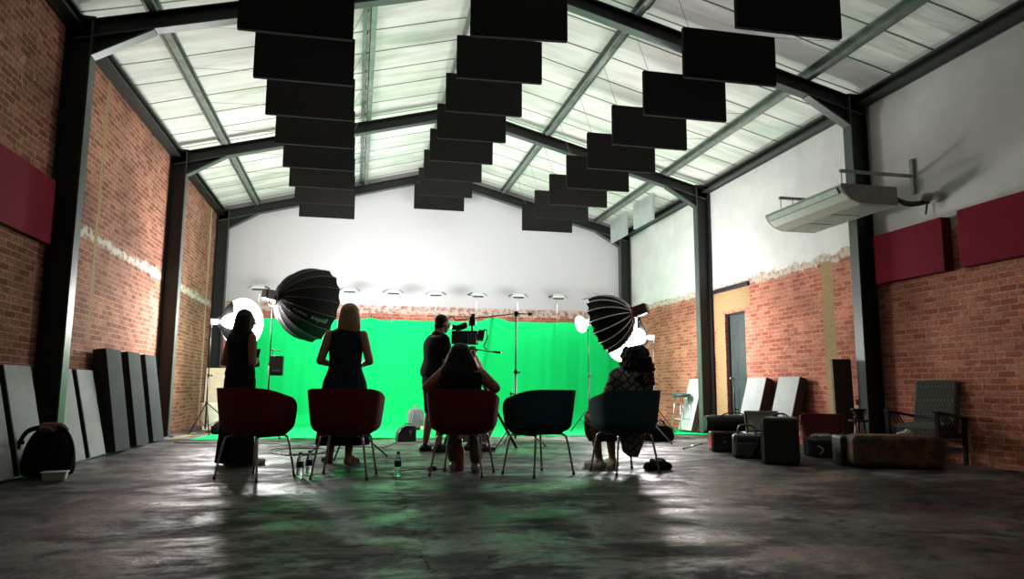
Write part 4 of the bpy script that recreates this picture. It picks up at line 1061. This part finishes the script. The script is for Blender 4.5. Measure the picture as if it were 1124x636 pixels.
make('pole_clip', MB().tube([(-.07, 0, .72), (0, 0, .72)], .009, 8).box((-.07, 0, .72), (.02, .03, .05)), M['black_plastic'], t)

# low tripod stand hidden behind the woman in the dress
stand('light_stand', 'dark tripod stand just behind the woman in the navy dress', -.06, 8.75, 1.05, .4, .38, feet=((-.52, 9.06), (.38, 8.70), (-.20, 8.35)))
# small stand behind the leftmost chair
# mic stand by the door
stand('microphone_stand', 'short black stand among the cases by the grey door', 5.98, 10.8, .88, .22, .18, a0=R(0), cat='microphone stand', r=.012)

# ------------------------------------------------------------------ left far corner
t = thing('display_board', 'cream coloured board leaning in the far left corner', 'board', (-2.33, 14.6, 0), R(0))
make('board_face', MB().box((0, 0, .575), (.85, .03, 1.15), (R(-4), 0, 0)), M['cream_board'], t, bevel=.004)
make('board_edge', MB().box((-.435, .0, .575), (.02, .04, 1.15), (R(-4), 0, 0)), M['brown_side'], t)
t = thing('paper_drum', 'pale green round drum behind the left light stand', 'drum', (-2.44, 13.75, .0))
make('drum_body', MB().lathe([(0, .12), (.20, .12), (.205, .13), (.205, .50), (.20, .51), (0, .51)], (0, 0, 0), 32), M['paper'], t, smooth=False)
make('drum_base', MB().lathe([(0, 0), (.10, 0), (.10, .01), (.02, .02), (.02, .12), (0, .12)], (0, 0, 0), 20), M['dark_metal'], t)
def sack(name, lab, cat, loc, rz, d, m, handles=True, seed=1, group=None):
    t = thing(name, lab, cat, loc, rz, group); mb = MB(); rnd = random.Random(seed); rg = []
    for z, k_ in ((0.0, .88), (.08, 1.0), (.35, 1.03), (.65, .95), (.88, .78), (1.0, .5)):
        rg.append([Vector((math.copysign(abs(math.cos(a))**.6, math.cos(a))*d[0]/2*k_*(1+rnd.uniform(-.03, .03)), math.copysign(abs(math.sin(a))**.6, math.sin(a))*d[1]/2*k_*(1+rnd.uniform(-.04, .04)), z*d[2])) for a in [i*2*PI/24 for i in range(24)]])
    mb.loft(rg); make('bag_body', mb, m, t, smooth=True, sub=1)
    if handles:
        for s in (-1, 1): make('handle', MB().tube(catmull([(-d[0]*.22, s*d[1]*.3, d[2]*.8), (-d[0]*.18, s*d[1]*.15, d[2]*1.18), (d[0]*.18, s*d[1]*.15, d[2]*1.18), (d[0]*.22, s*d[1]*.3, d[2]*.8)], 5), .010, 6), M['black_plastic'], t, smooth=True)
        make('zip', MB().tube([(-d[0]*.3, 0, d[2]*1.0), (d[0]*.3, 0, d[2]*1.0)], .006, 6), M['dark_metal'], t)
    return t
sack('sandbag', 'black weight bag at the foot of the left lantern stand', 'bag', (-2.13, 13.15, 0), 0, (.42, .2, .22), M['black_cloth'])
# grey backpack on the green cloth
t = thing('backpack', 'small light grey backpack sitting on the green cloth', 'backpack', (1.14, 14.1, .012), R(10))
def rr_poly(w, h, r=.3): return [(w/2*math.copysign(abs(math.cos(a))**.55, math.cos(a)), h/2+h/2*math.copysign(abs(math.sin(a))**.7, math.sin(a))) for a in [i*2*PI/28 for i in range(28)]]
make('bag_body', MB().prism(rr_poly(.30, .40), (0, .16, 0), (0, -.08, 0)), mat('light grey canvas', (.11, .10, .11), .8), t, bevel=.03, seg=3)
make('front_pocket', MB().prism(rr_poly(.22, .19), (0, .05, 0), (0, -.125, .03)), mat('grey canvas pocket', (.07, .065, .07), .8), t, bevel=.015)
make('handle', MB().tube(catmull([(-.04, 0, .39), (-.03, 0, .45), (.03, 0, .45), (.04, 0, .39)], 5), .010, 6), mat('grey strap', (.15, .14, .15), .7), t, smooth=True)
for s in (-1, 1): make('strap', MB().tube(catmull([(s*.07, -.08, .34), (s*.10, -.11, .22), (s*.12, -.09, .05)], 5), .009, 6), mat('grey strap', (.15, .14, .15), .7), t, smooth=True)
t = thing('food_container', 'small clear container with green lid beside the grey backpack', 'container', (1.30, 13.85, .012))
make('tub', MB().box((0, 0, .035), (.16, .12, .06)), M['plastic_clear'], t, bevel=.008); make('lid', MB().box((0, 0, .07), (.165, .125, .01)), mat('yellow green lid', (.5, .6, .2), .5), t, bevel=.003)
# rounded black case
t = thing('equipment_case', 'small black case with rounded top left of the grey backpack', 'case', (.76, 11.15, 0), R(10))
poly = [(-.13, 0), (.13, 0), (.14, .02), (.14, .21), (.12, .235), (-.02, .235), (-.09, .20), (-.135, .13), (-.14, .02)]
make('case_body', MB().prism(poly, (0, .18, 0), (0, -.09, 0)), M['black_plastic'], t, bevel=.012)
make('emblem', MB().lathe([(0, 0), (.022, 0), (.022, .004), (0, .004)], (.05, -.092, .15), 16, (0, -1, 0)).box((.05, -.093, .115), (.012, .004, .05)), M['chrome'], t)
make('handle', MB().tube([(-.02, 0, .235), (-.02, 0, .26), (.08, 0, .26), (.08, 0, .235)], .007, 6), M['black_plastic'], t)

# ------------------------------------------------------------------ bottles
def bottle_proto():
    t = thing('water_bottle', '', 'bottle')
    make('bottle_body', MB().lathe([(0, 0), (.026, 0), (.031, .008), (.031, .04), (.029, .05), (.031, .06), (.031, .14), (.028, .155), (.015, .185), (.013, .20), (0, .20)], (0, 0, 0), 24), M['pet'], t, smooth=True)
    make('label_band', MB().lathe([(.0315, .085), (.0325, .087), (.0325, .137), (.0315, .139)], (0, 0, 0), 24), M['bottle_label'], t, smooth=True)
    make('cap', MB().lathe([(0, .198), (.0145, .198), (.0145, .218), (.012, .221), (0, .221)], (0, 0, 0), 20), mat('dark blue cap', (.03, .08, .12), .4), t)
    return t
b0 = bottle_proto(); b0.location = (.40, 6.81, 0)
tag(b0, 'water bottle with blue label standing alone right of the second chair', 'bottle', 'clear water bottles on the floor')
dup(b0, (-.46, 6.86, 0), .4, 'water bottle on the floor between the first two red chairs, nearer one'); dup(b0, (-.39, 7.02, 0), .9, 'water bottle on the floor between the first two red chairs, farther one')
t = thing('drinking_flask', 'salmon red metal flask under the seated long-haired woman', 'flask', (1.02, 7.18, 0))
make('flask_body', MB().lathe([(0, 0), (.036, 0), (.04, .006), (.04, .19), (.036, .215), (.022, .245), (.019, .262), (0, .262)], (0, 0, 0), 28), mat('salmon red enamel', (.55, .11, .09), .35, 0, .05), t, smooth=True)
make('cap', MB().lathe([(0, .26), (.022, .26), (.023, .295), (.018, .305), (0, .305)], (0, 0, 0), 24), mat('red flask cap', (.3, .05, .04), .35), t, smooth=False)

# ------------------------------------------------------------------ left foreground backpack and tub
t = thing('backpack', 'black backpack with dark red top slumped at the foot of the nearest left column', 'backpack', (-2.62, 7.22, 0), R(-12)); t.scale = (.92, .92, 1.08)
mb = MB(); rg = []
for z, w_, d_, oy in ((0, .21, .12, 0), (.04, .235, .15, 0), (.16, .23, .15, .0), (.28, .20, .13, .01), (.36, .15, .10, .02), (.41, .09, .06, .03)):
    rg.append([Vector((math.copysign(abs(math.cos(a))**.7, math.cos(a))*w_*(1+.04*math.sin(5*a)), oy+math.copysign(abs(math.sin(a))**.7, math.sin(a))*d_, z)) for a in [i*2*PI/28 for i in range(28)]])
make('bag_body', MB().loft(rg), M['black_cloth'], t, smooth=True, sub=1)
rg = [[Vector((math.cos(a)*w_, .03+math.sin(a)*d_, z)) for a in [i*2*PI/24 for i in range(24)]] for z, w_, d_ in ((.345, .135, .095), (.38, .15, .105), (.41, .13, .09), (.435, .08, .05))]
make('top_flap', MB().loft(rg), mat('dark red nylon', (.11, .006, .010), .6), t, smooth=True)
make('front_pocket', MB().prism([(.15*math.cos(a), .12+.09*math.sin(a)) for a in [i*2*PI/24 for i in range(24)]], (0, .05, 0), (0, -.175, 0)), M['black_cloth'], t, bevel=.015)
for s in (-1, 1): make('strap', MB().tube(catmull([(s*.08, -.02, .40), (s*.19, -.06, .36), (s*.26, -.06, .22), (s*.225, -.05, .05)], 6), .020, 8), M['black_cloth'], t, smooth=True)
make('handle', MB().tube(catmull([(-.05, -.08, .37), (-.03, -.12, .40), (.05, -.12, .40), (.08, -.08, .37)], 6), .008, 6), mat('grey strap', (.15, .14, .15), .7), t, smooth=True)
make('buckle', MB().box((-.20, -.10, .28), (.04, .02, .03)), M['chrome'], t)
t = thing('plastic_tub', 'small cloudy plastic food tub on the floor before the black backpack', 'tub', (-2.45, 6.93, 0), R(8)); t.scale = (.72, .72, .85)
make('tub_body', MB().hexa([Vector(q) for q in ((-.11, -.075, .001), (.11, -.075, .001), (.11, .075, .001), (-.11, .075, .001))], [Vector(q) for q in ((-.125, -.088, .085), (.125, -.088, .085), (.125, .088, .085), (-.125, .088, .085))]), M['plastic_clear'], t, bevel=.012)
make('rim', MB().box((0, 0, .088), (.265, .19, .010)), M['white_plastic'], t, bevel=.004)

# ------------------------------------------------------------------ black heap right of the last chair
sack('cloth_bundle', 'small crumpled black bag on the floor right of the last chair', 'bag', (2.98, 6.95, 0), R(5), (.30, .13, .085), M['black_cloth'], True, 5)
sack('gear_bag', 'black gear bag on the floor behind the curly-haired woman', 'bag', (4.62, 10.75, 0), R(-10), (.5, .25, .26), M['black_cloth'], True, 9)

# ------------------------------------------------------------------ bar stool
t = thing('bar_stool', 'teal bar stool with thin legs by the right brick wall', 'stool', (6.10, 13.02, 0), R(10))
make('seat', MB().lathe([(0, .655), (.155, .655), (.175, .67), (.178, .70), (.165, .72), (0, .725)], (0, 0, 0), 32), mat('teal vinyl', (.012, .06, .065), .45), t, smooth=True)
for a in (45, 135, 225, 315): 
    c_, s_ = math.cos(R(a)), math.sin(R(a)); make('leg', MB().tube([(c_*.12, s_*.12, .655), (c_*.21, s_*.21, .004)], .009, 8), M['chrome'], t, smooth=True)
make('foot_ring', MB().tube([(.178*math.cos(q*2*PI/24), .178*math.sin(q*2*PI/24), .25) for q in range(25)], .007, 6, False), M['chrome'], t, smooth=True)

# ------------------------------------------------------------------ cases by the right wall
def case_box(t, w_, d_, h_, m, name='case_body', z0=0.0, bev=.03):
    return make(name, MB().box((0, 0, z0+h_/2), (w_, d_, h_)), m, t, bevel=bev, seg=3)
t = thing('equipment_case', 'low black case with red side standing under the round bag', 'case', (4.80, 8.92, 0), R(-20), 'cases and bags by the right wall')
case_box(t, .42, .36, .25, M['case_cloth']); make('side_trim', MB().box((-.212, 0, .13), (.008, .30, .20)).box((0, -.182, .245), (.36, .008, .012)), M['red_plastic'], t, bevel=.003)
make('latch', MB().lathe([(0, 0), (.02, 0), (.02, .006), (0, .006)], (-.05, -.182, .13), 14, (0, -1, 0)), M['galv'], t); make('handle', MB().tube([(-.06, -.19, .18), (-.06, -.22, .18), (.06, -.22, .18), (.06, -.19, .18)], .008, 6), M['black_plastic'], t)
t = thing('round_bag', 'black tubular bag lying on the red-sided case', 'bag', (4.74, 8.90, .252), R(-8), 'cases and bags by the right wall')
make('bag_body', MB().lathe([(0, -.34), (.09, -.335), (.105, -.31), (.108, 0), (.105, .31), (.09, .335), (0, .34)], (.12, 0, .108), 28, (1, -.05, 0)), M['case_cloth'], t, smooth=True)
make('end_cap', MB().lathe([(0, 0), (.10, 0), (.10, .01), (0, .012)], (-.22, .017, .108), 28, (-1, .05, 0)), M['grey_case'], t, smooth=False); make('strap', MB().tube(catmull([(-.05, -.06, .20), (.05, -.10, .245), (.2, -.10, .24), (.3, -.06, .20)], 5), .009, 6), M['black_plastic'], t, smooth=True)
t = thing('duffel_bag', 'black camera bag with long handles in front of the case pile', 'bag', (4.60, 8.06, 0), R(-28), 'cases and bags by the right wall')
case_box(t, .33, .42, .27, M['case_cloth'], bev=.04)
make('pocket', MB().box((-.03, -.222, .11), (.22, .03, .15)), M['grey_case'], t, bevel=.012)
for s in (-1, 1): make('handle', MB().tube(catmull([(-.10, s*.15, .22), (-.08, s*.05, .36), (.08, s*.05, .36), (.10, s*.15, .22)], 6), .011, 8), M['black_plastic'], t, smooth=True)
make('strap', MB().tube(catmull([(-.12, -.2, .24), (-.10, -.25, .1), (.0, -.27, .02), (.08, -.25, .12), (.12, -.2, .24)], 6), .010, 6), M['black_plastic'], t, smooth=True)
t = thing('open_case', 'open black hard case with clear papers in the lid behind the tall case', 'case', (4.93, 8.14, 0), R(-12), 'cases and bags by the right wall')
case_box(t, .42, .30, .27, M['black_plastic'], bev=.015)
make('lid', MB().box((0, .20, .40), (.42, .045, .28), (R(-14), 0, 0)), M['black_plastic'], t, bevel=.015)
make('lid_rim', MB().box((0, .172, .52), (.40, .01, .03), (R(-14), 0, 0)), M['galv'], t)
make('lid_pocket', MB().box((0, .168, .40), (.36, .01, .20), (R(-14), 0, 0)), M['foam'], t, bevel=.003)
make('foam_insert', MB().box((0, 0, .275), (.38, .26, .012)), M['foam'], t)
make('instruction_sheet', MB().box((-.14, .155, .36), (.09, .006, .13), (R(-14), 0, R(4))), mat('yellow green sheet', (.45, .5, .25), .4), t)
t = thing('trolley_case', 'tall black trolley case standing upright at the front of the pile', 'case', (4.60, 7.33, 0), R(-36), 'cases and bags by the right wall')
case_box(t, .36, .44, .50, M['case_cloth'], bev=.035)
make('telescopic_handle', MB().tube([(-.195, -.07, .14), (-.2, -.07, .42), (-.2, .07, .42), (-.195, .07, .14)], .007, 6), M['galv'], t)
make('front_pocket', MB().box((-.186, .0, .24), (.02, .36, .38)), M['grey_case'], t, bevel=.008)
make('top_handle', MB().tube(catmull([(-.08, 0, .50), (-.05, 0, .53), (.05, 0, .53), (.08, 0, .50)], 5), .009, 6), M['black_plastic'], t, smooth=True)
make('name_tag', MB().box((-.199, .0, .13), (.004, .12, .02)), M['white_plastic'], t)
t = thing('hard_case', 'grey hard plastic case stacked behind the tall trolley case', 'case', (5.30, 8.50, 0), R(-10), 'cases and bags by the right wall')
case_box(t, .42, .30, .46, M['grey_case'], bev=.02); make('lid_seam', MB().box((0, 0, .40), (.43, .31, .01)), M['black_plastic'], t)
make('handle', MB().tube([(-.08, 0, .46), (-.08, 0, .50), (.08, 0, .50), (.08, 0, .46)], .010, 6), M['black_plastic'], t)
t = thing('open_suitcase', 'open black case showing a maroon mesh lid lining', 'case', (5.65, 7.98, 0), R(-14), 'cases and bags by the right wall')
case_box(t, .50, .36, .22, M['case_cloth'], bev=.03)
lid = [(-.20, 0), (.24, 0), (.27, .24), (.26, .27), (-.20, .28), (-.25, .25)]
make('lid', MB().prism(lid, (0, .045, 0), (0, .18, .23), (1, 0, 0), (0, .20, .98)), M['case_cloth'], t, bevel=.012)
make('lid_lining', MB().prism([(a*.9, .015+b_*.90) for a, b_ in lid], (0, .006, 0), (0, .172, .232), (1, 0, 0), (0, .20, .98)), M['maroon_lining'], t)
make('lid_piping', MB().tube([Vector((a, .176+b_*.20, .232+b_*.98)) for a, b_ in lid+[lid[0]]], .007, 6), mat('red piping', (.35, .02, .03), .5), t)
make('packed_gear', MB().ell((-.16, .05, .235), (.04, .05, .03)).box((-.02, .09, .245), (.20, .14, .02), (R(10), 0, R(10))), M['foam'], t)
make('handle', MB().tube(catmull([(-.20, -.18, .14), (-.16, -.24, .10), (-.2, -.22, .04)], 5), .008, 6), M['foam'], t, smooth=True)
t = thing('equipment_case', 'plain black case pushed against the floral ottoman', 'case', (5.28, 7.12, 0), R(-20), 'cases and bags by the right wall')
case_box(t, .26, .34, .31, M['case_cloth'], bev=.025)
make('handle', MB().tube(catmull([(-.06, -.02, .31), (-.04, -.02, .335), (.04, -.02, .335), (.06, -.02, .31)], 5), .007, 6), M['black_plastic'], t)
# pole lying on the floor beside the red-sided case
t = thing('metal_pole', 'silver pole sticking out from under the red-sided case', 'pole', (4.42, 9.0, 0), 0)
make('tube', MB().tube([(.02, -.10, .10), (-.10, .20, .014)], .011, 10), M['chrome'], t, smooth=True); make('rubber_foot', MB().ell((-.10, .20, .014), (.014, .014, .014)), M['black_plastic'], t)

# ------------------------------------------------------------------ small table, ottoman, armchair
t = thing('side_table', 'small dark round side table beside the right steel column', 'table', (5.66, 7.42, 0))
make('table_top', MB().lathe([(0, .44), (.10, .44), (.115, .45), (.115, .465), (0, .468)], (0, 0, 0), 28), M['wood_dark'], t)
for a in (60, 180, 300): make('leg', MB().tube([(.05*math.cos(R(a)), .05*math.sin(R(a)), .44), (.09*math.cos(R(a)), .09*math.sin(R(a)), .004)], .012, 8), M['wood_dark'], t)
t = thing('metal_pot', 'dark fluted pot standing on the small side table', 'pot', (5.66, 7.42, .469))
make('pot_body', MB().lathe([(0, 0), (.045, 0), (.06, .02), (.05, .05), (.075, .11), (.08, .12), (.065, .118), (.04, .05), (0, .045)], (0, 0, 0), 20), M['wood_dark'], t, smooth=True)
for s in (-1, 1): make('handle', MB().tube(catmull([(s*.06, 0, .10), (s*.10, 0, .11), (s*.09, 0, .06), (s*.05, 0, .05)], 4), .006, 6), M['wood_dark'], t)
t = thing('dried_flower', 'pale leaf shaped ornament standing in the dark pot', 'ornament', (5.66, 7.42, .52))
sp = MB(); sp.tube([(0, 0, 0), (0, 0, .10)], .004, 6)
sp.prism([((.045 if i % 2 == 0 else .026)*math.cos(i*PI/5), .145+(.05 if i % 2 == 0 else .028)*math.sin(i*PI/5)) for i in range(10)], (0, .012, 0)); make('leaf', sp, mat('pale wood', (.3, .24, .17), .7), t)
t = thing('bottle', 'slim bottle with pale blue stripe standing beside the side table', 'bottle', (5.52, 7.30, 0))
make('bottle_body', MB().lathe([(0, 0), (.028, 0), (.03, .01), (.03, .27), (.018, .34), (.014, .42), (0, .42)], (0, 0, 0), 20), mat('pale bottle', (.28, .30, .32), .3), t, smooth=True)
make('stripe', MB().box((.0, -.030, .19), (.016, .006, .26)), mat('blue stripe', (.03, .12, .28), .5), t); make('cap', MB().lathe([(0, .42), (.015, .42), (.015, .44), (0, .44)], (0, 0, 0), 16), M['black_plastic'], t)
t = thing('ottoman', 'long floral patterned ottoman in front of the armchair', 'ottoman', (5.52, 6.72, 0), R(-23))
make('upholstery', MB().box((0, 0, .175), (.88, .38, .33)), pattern_mat('dark floral fabric', (.1, .1, .1), (.1, .1, .1), 7, 'floral'), t, bevel=.07, seg=5)
make('seam_piping', MB().tube([(.37*sx, .20*sy, .30) for sx, sy in ((-1, -1), (1, -1))], .004, 6), M['brown_side'], t)
t = thing('crumpled_cloth', 'small crumpled white cloth lying on the floral ottoman', 'cloth', (5.68, 6.74, .342), R(-20))
rnd = random.Random(5); mb = MB(); rg = []
for z, k_ in ((0, 1), (.02, .85), (.035, .45), (.04, .1)): rg.append([Vector((.085*k_*math.cos(a)*(1+rnd.uniform(-.25, .25)), .04*k_*math.sin(a)*(1+rnd.uniform(-.25, .25)), z*(1+.4*math.cos(a)))) for a in [i*2*PI/18 for i in range(18)]])
make('fabric', MB().loft(rg), M['white_plastic'], t, smooth=True)
t = thing('armchair', 'dark wooden armchair with patterned high back against the right brick wall', 'armchair', (6.17, 6.99, 0), R(112))
wd = M['wood_dark']; up_ = pattern_mat('dark ring pattern upholstery', (.045, .044, .039), (.15, .15, .135), 26, 'rings')
make('backrest', MB().box((0, -.25, .64), (.47, .10, .56), (R(14), 0, 0)), up_, t, bevel=.035, seg=4)
make('seat', MB().box((0, .03, .38), (.48, .50, .12), (R(-4), 0, 0)), up_, t, bevel=.03, seg=3)
for s in (-1, 1):
    x_ = s*.262
    make('leg', MB().box((x_, .29, .29), (.04, .05, .58)), wd, t, bevel=.004)
    make('leg', MB().box((x_, -.28, .25), (.04, .05, .50), (R(4), 0, 0)), wd, t, bevel=.004)
    make('armrest', MB().hexa([Vector((x_-.03, -.32, .49)), Vector((x_+.03, -.32, .49)), Vector((x_+.03, .33, .56)), Vector((x_-.03, .33, .56))], [Vector((x_-.03, -.32, .515)), Vector((x_+.03, -.32, .515)), Vector((x_+.03, .33, .59)), Vector((x_-.03, .33, .59))]), wd, t, bevel=.006)
    for q in range(3): make('side_slat', MB().tube([(x_, .24-.07*q, .565-.008*q), (x_, .02-.07*q, .34)], .009, 6), wd, t)
    make('side_rail', MB().box((x_, 0, .32), (.03, .56, .05)), wd, t, bevel=.004)
make('front_rail', MB().box((0, .29, .30), (.56, .03, .06)), wd, t, bevel=.004); make('rear_rail', MB().box((0, -.28, .16), (.56, .025, .04)), wd, t, bevel=.004)

# ------------------------------------------------------------------ ceiling-hung air conditioner
t = thing('air_conditioner', 'long off-white air conditioner hung on brackets from the right wall', 'air conditioner', (5.8, 8.0, 2.95))
pr = [(5.44, 3.185), (5.43, 3.15), (5.47, 3.08), (5.55, 3.01), (5.68, 2.965), (6.18, 2.965), (6.18, 3.185)]
make('housing', MB().prism(pr, (0, 1.56, 0), (0, 7.22, 0)), M['ac_body'], t, world=True, bevel=.006)
make('end_cap', MB().prism([(a, b_) for a, b_ in pr], (0, .02, 0), (0, 7.195, 0)), M['ac_dark'], t, world=True, bevel=.004)
make('end_cap', MB().prism([(a, b_) for a, b_ in pr], (0, .02, 0), (0, 8.785, 0)), M['ac_dark'], t, world=True, bevel=.004)
# air outlet strip outlined in black on the curved front
o1, o2 = Vector((5.425, 0, 3.155)), Vector((5.462, 0, 3.075))
nn = Vector((-.9, 0, -.42)).normalized()*.006
def quad(ya, yb, a, b_, off, th=.004):
    p = [Vector((a.x, ya, a.z)), Vector((a.x, yb, a.z)), Vector((b_.x, yb, b_.z)), Vector((b_.x, ya, b_.z))]; k_ = nn.normalized()
    return MB().loft([[q+k_*off for q in p], [q+k_*(off+th) for q in p]])
make('louvre_frame', quad(7.26, 8.74, o1, o2, .001), M['black_plastic'], t, world=True)
make('louvre', quad(7.275, 8.725, o1.lerp(o2, .1), o2.lerp(o1, .1), .006), mat('pale louvre', (.55, .6, .58), .4), t, world=True)
for q in range(3): make('intake_grille', MB().box((5.92, 7.50+.50*q, 2.963), (.42, .46, .006)), mat('grille', (.45, .5, .47), .5), t, world=True, bevel=.002)
for y_ in (7.35, 8.62):
    make('hanger_arm', MB().box((6.04, y_, 3.385), (1.0, .035, .035)), M['galv'], t, world=True)
    make('wall_rail', MB().box((6.545, y_, 3.38), (.04, .05, .44)), M['galv'], t, world=True)
    for x_ in (5.56, 5.74): make('drop_rod', MB().tube([(x_, y_, 3.38), (x_, y_, 3.18)], .006, 6), M['galv'], t, world=True)
make('pipe', MB().tube(catmull([(6.18, 7.26, 3.08), (6.26, 7.2, 2.99), (6.36, 7.15, 2.97), (6.52, 7.1, 3.0)], 6), .022, 10).tube(catmull([(6.18, 7.28, 3.10), (6.30, 7.22, 3.02), (6.4, 7.14, 3.0), (6.54, 7.05, 3.02)], 6), .014, 8), M['black_plastic'], t, world=True, smooth=True)
make('pipe_lagging', MB().ell((6.48, 7.08, 3.05), (.08, .10, .05)).ell((6.52, 6.98, 3.03), (.05, .08, .07)), mat('expanding foam', (.45, .42, .36), .9), t, world=True, smooth=True)
make('conduit', MB().tube([(6.52, 7.12, 3.03), (6.5, 7.14, 2.86)], .012, 8), mat('brown conduit', (.1, .05, .03), .6), t, world=True)

# ------------------------------------------------------------------ cables on the floor
def cable(lab, pts, r=.006, m=None):
    mb = MB().tube(catmull([(x, y, r) for x, y in pts], 5), r, 6)
    o = make('cable', mb, m or M['black_plastic'], None, smooth=True); tag(o, lab, 'cable'); return o
rnd = random.Random(11)
def loops(cx_, cy_, n, a, b_): return [(cx_+a*math.cos(i*1.1)*(.6+.4*rnd.random()), cy_+b_*math.sin(i*1.1)*(.6+.4*rnd.random())) for i in range(n)]
cable('tangled black cable on the floor between the two standing women', loops(-.62, 9.6, 26, .45, .7), .007)
cable('black cable running from the tangle to the rounded black case', [(-.3, 9.8), (.0, 10.2), (.4, 10.1), (.6, 10.9), (.68, 11.1)])
cable('black cable lying across the floor left of the standing women', [(-2.5, 11.3), (-2.0, 11.1), (-1.6, 11.2), (-1.1, 10.9), (-.7, 10.4)])
cable('thin cable trailing behind the chairs to the camera tripod', [(.9, 11.0), (1.3, 10.5), (1.1, 10.1), (1.6, 10.0), (2.0, 10.5)])
cable('black cable looped near the right light stand', loops(4.2, 10.6, 10, .25, .5))
cable('thin cable on the floor under the occupied red chair', [(.45, 7.2), (.62, 7.35), (.8, 7.3), (.95, 7.4)], .004)
cable('yellow green cable along the left wall behind the stand', [(-2.75, 12.3), (-2.6, 12.8), (-2.72, 13.4), (-2.6, 14.0)], .006, mat('yellow green cable', (.45, .5, .1), .5))
cable('yellow tape line at the green cloth edge', [(1.2, 11.75), (1.8, 11.7), (2.4, 11.72), (3.0, 11.7)], .005, mat('yellow tape', (.4, .38, .12), .6))
o = sack('floor_pouch', 'small dark pouch by the feet left of the red flask', 'pouch', (.76, 7.25, 0), 0, (.09, .06, .04), M['brown_side'], False, 4)
t = thing('power_adapter', 'small black power adapter on the floor left of the standing women', 'adapter', (-1.42, 9.6, 0), R(10))
make('adapter_body', MB().box((0, 0, .02), (.13, .06, .04)), M['black_plastic'], t, bevel=.008); make('cord', MB().tube(catmull([(-.06, 0, .02), (-.12, .1, .006), (-.10, .25, .005), (.0, .3, .005)], 5), .004, 6), M['black_plastic'], t)

# ------------------------------------------------------------------ lights
def light(kind, name, loc, energy, size=.3, aim=None, color=(1, 1, 1), spot=60, blend=.5, sy=None):
    d = bpy.data.lights.new(name, kind); d.energy = energy; d.color = color
    if kind == 'AREA':
        d.size = size
        if sy: d.shape = 'RECTANGLE'; d.size_y = sy
    else: d.shadow_soft_size = size
    if kind == 'SPOT': d.spot_size = R(spot); d.spot_blend = blend
    o = bpy.data.objects.new(name, d); col.objects.link(o); o.location = loc
    if aim is not None:
        v = Vector(aim)-Vector(loc); o.rotation_euler = v.to_track_quat('-Z', 'Y').to_euler()
    return o
for i in range(9):       # small panel lights wash the cloth below and the gable above
    x = -2.08+.939*i
    light('SPOT', 'panel_wash', (x, 15.93, 2.80), 34, .02, (x, 16.3, .6), spot=140, blend=.8)
    light('AREA', 'panel_up_wash', (x, 15.80, 3.02), .5, .2, (x, 16.9, 4.4), (1, .95, 1))
apL = A(305, 326, 12.4)
light('AREA', 'softbox_left_beam', apL+nL*.9, 205, 1.1, (4.4, 16.3, 1.1))
apR = A(694, 344, YR)
light('AREA', 'softbox_right_beam', apR+nR*.62, 140, .8, (2.4, 16.3, .9))
c1 = A(266, 355, 13.2); light('POINT', 'lantern_left_glow', c1+Vector((.30, -.50, .1)), 290, .25, None, (1, .94, .95))
c2 = A(686, 371, 12.6); light('POINT', 'lantern_right_glow', c2+Vector((-.1, -.50, -.1)), 240, .25, None, (1, .94, .95))
light('POINT', 'lantern_left_spill', c1+Vector((-.30, -.48, .05)), 130, .15, None, (1, .95, .93)); light('POINT', 'lantern_right_spill', c2+Vector((.34, -.46, .05)), 120, .15, None, (1, .95, .93))
light('AREA', 'added_uplight_far', (1.8, 13.6, 3.1), 50, 6, (1.8, 13.6, 6), (1, .97, .97), sy=4.5)  # added uplight without a fixture, stands in for light bounced onto the roof
light('AREA', 'added_uplight_mid', (1.8, 9.5, 3.4), 66, 6, (1.8, 9.5, 6), (1, .98, .97), sy=4)  # second added uplight, brightens the roof over the middle of the hall

light('AREA', 'added_gable_fill', (1.8, 13.0, 3.3), 26, 6, (1.8, 16.9, 5.0), (1, .96, 1), sy=.8)  # added area lamp with no fixture, brightens the back gable
wd_ = bpy.data.worlds.new('world'); scene.world = wd_; wd_.use_nodes = True
bg = wd_.node_tree.nodes['Background']; bg.inputs[0].default_value = (.5, .55, .55, 1); bg.inputs[1].default_value = .05
scene.view_settings.view_transform = 'Standard'; scene.view_settings.look = 'None'; scene.view_settings.exposure = 0
scene.cycles.use_denoising = True
scene.cycles.max_bounces = 8; scene.cycles.caustics_reflective = False; scene.cycles.caustics_refractive = False; scene.cycles.sample_clamp_indirect = 6
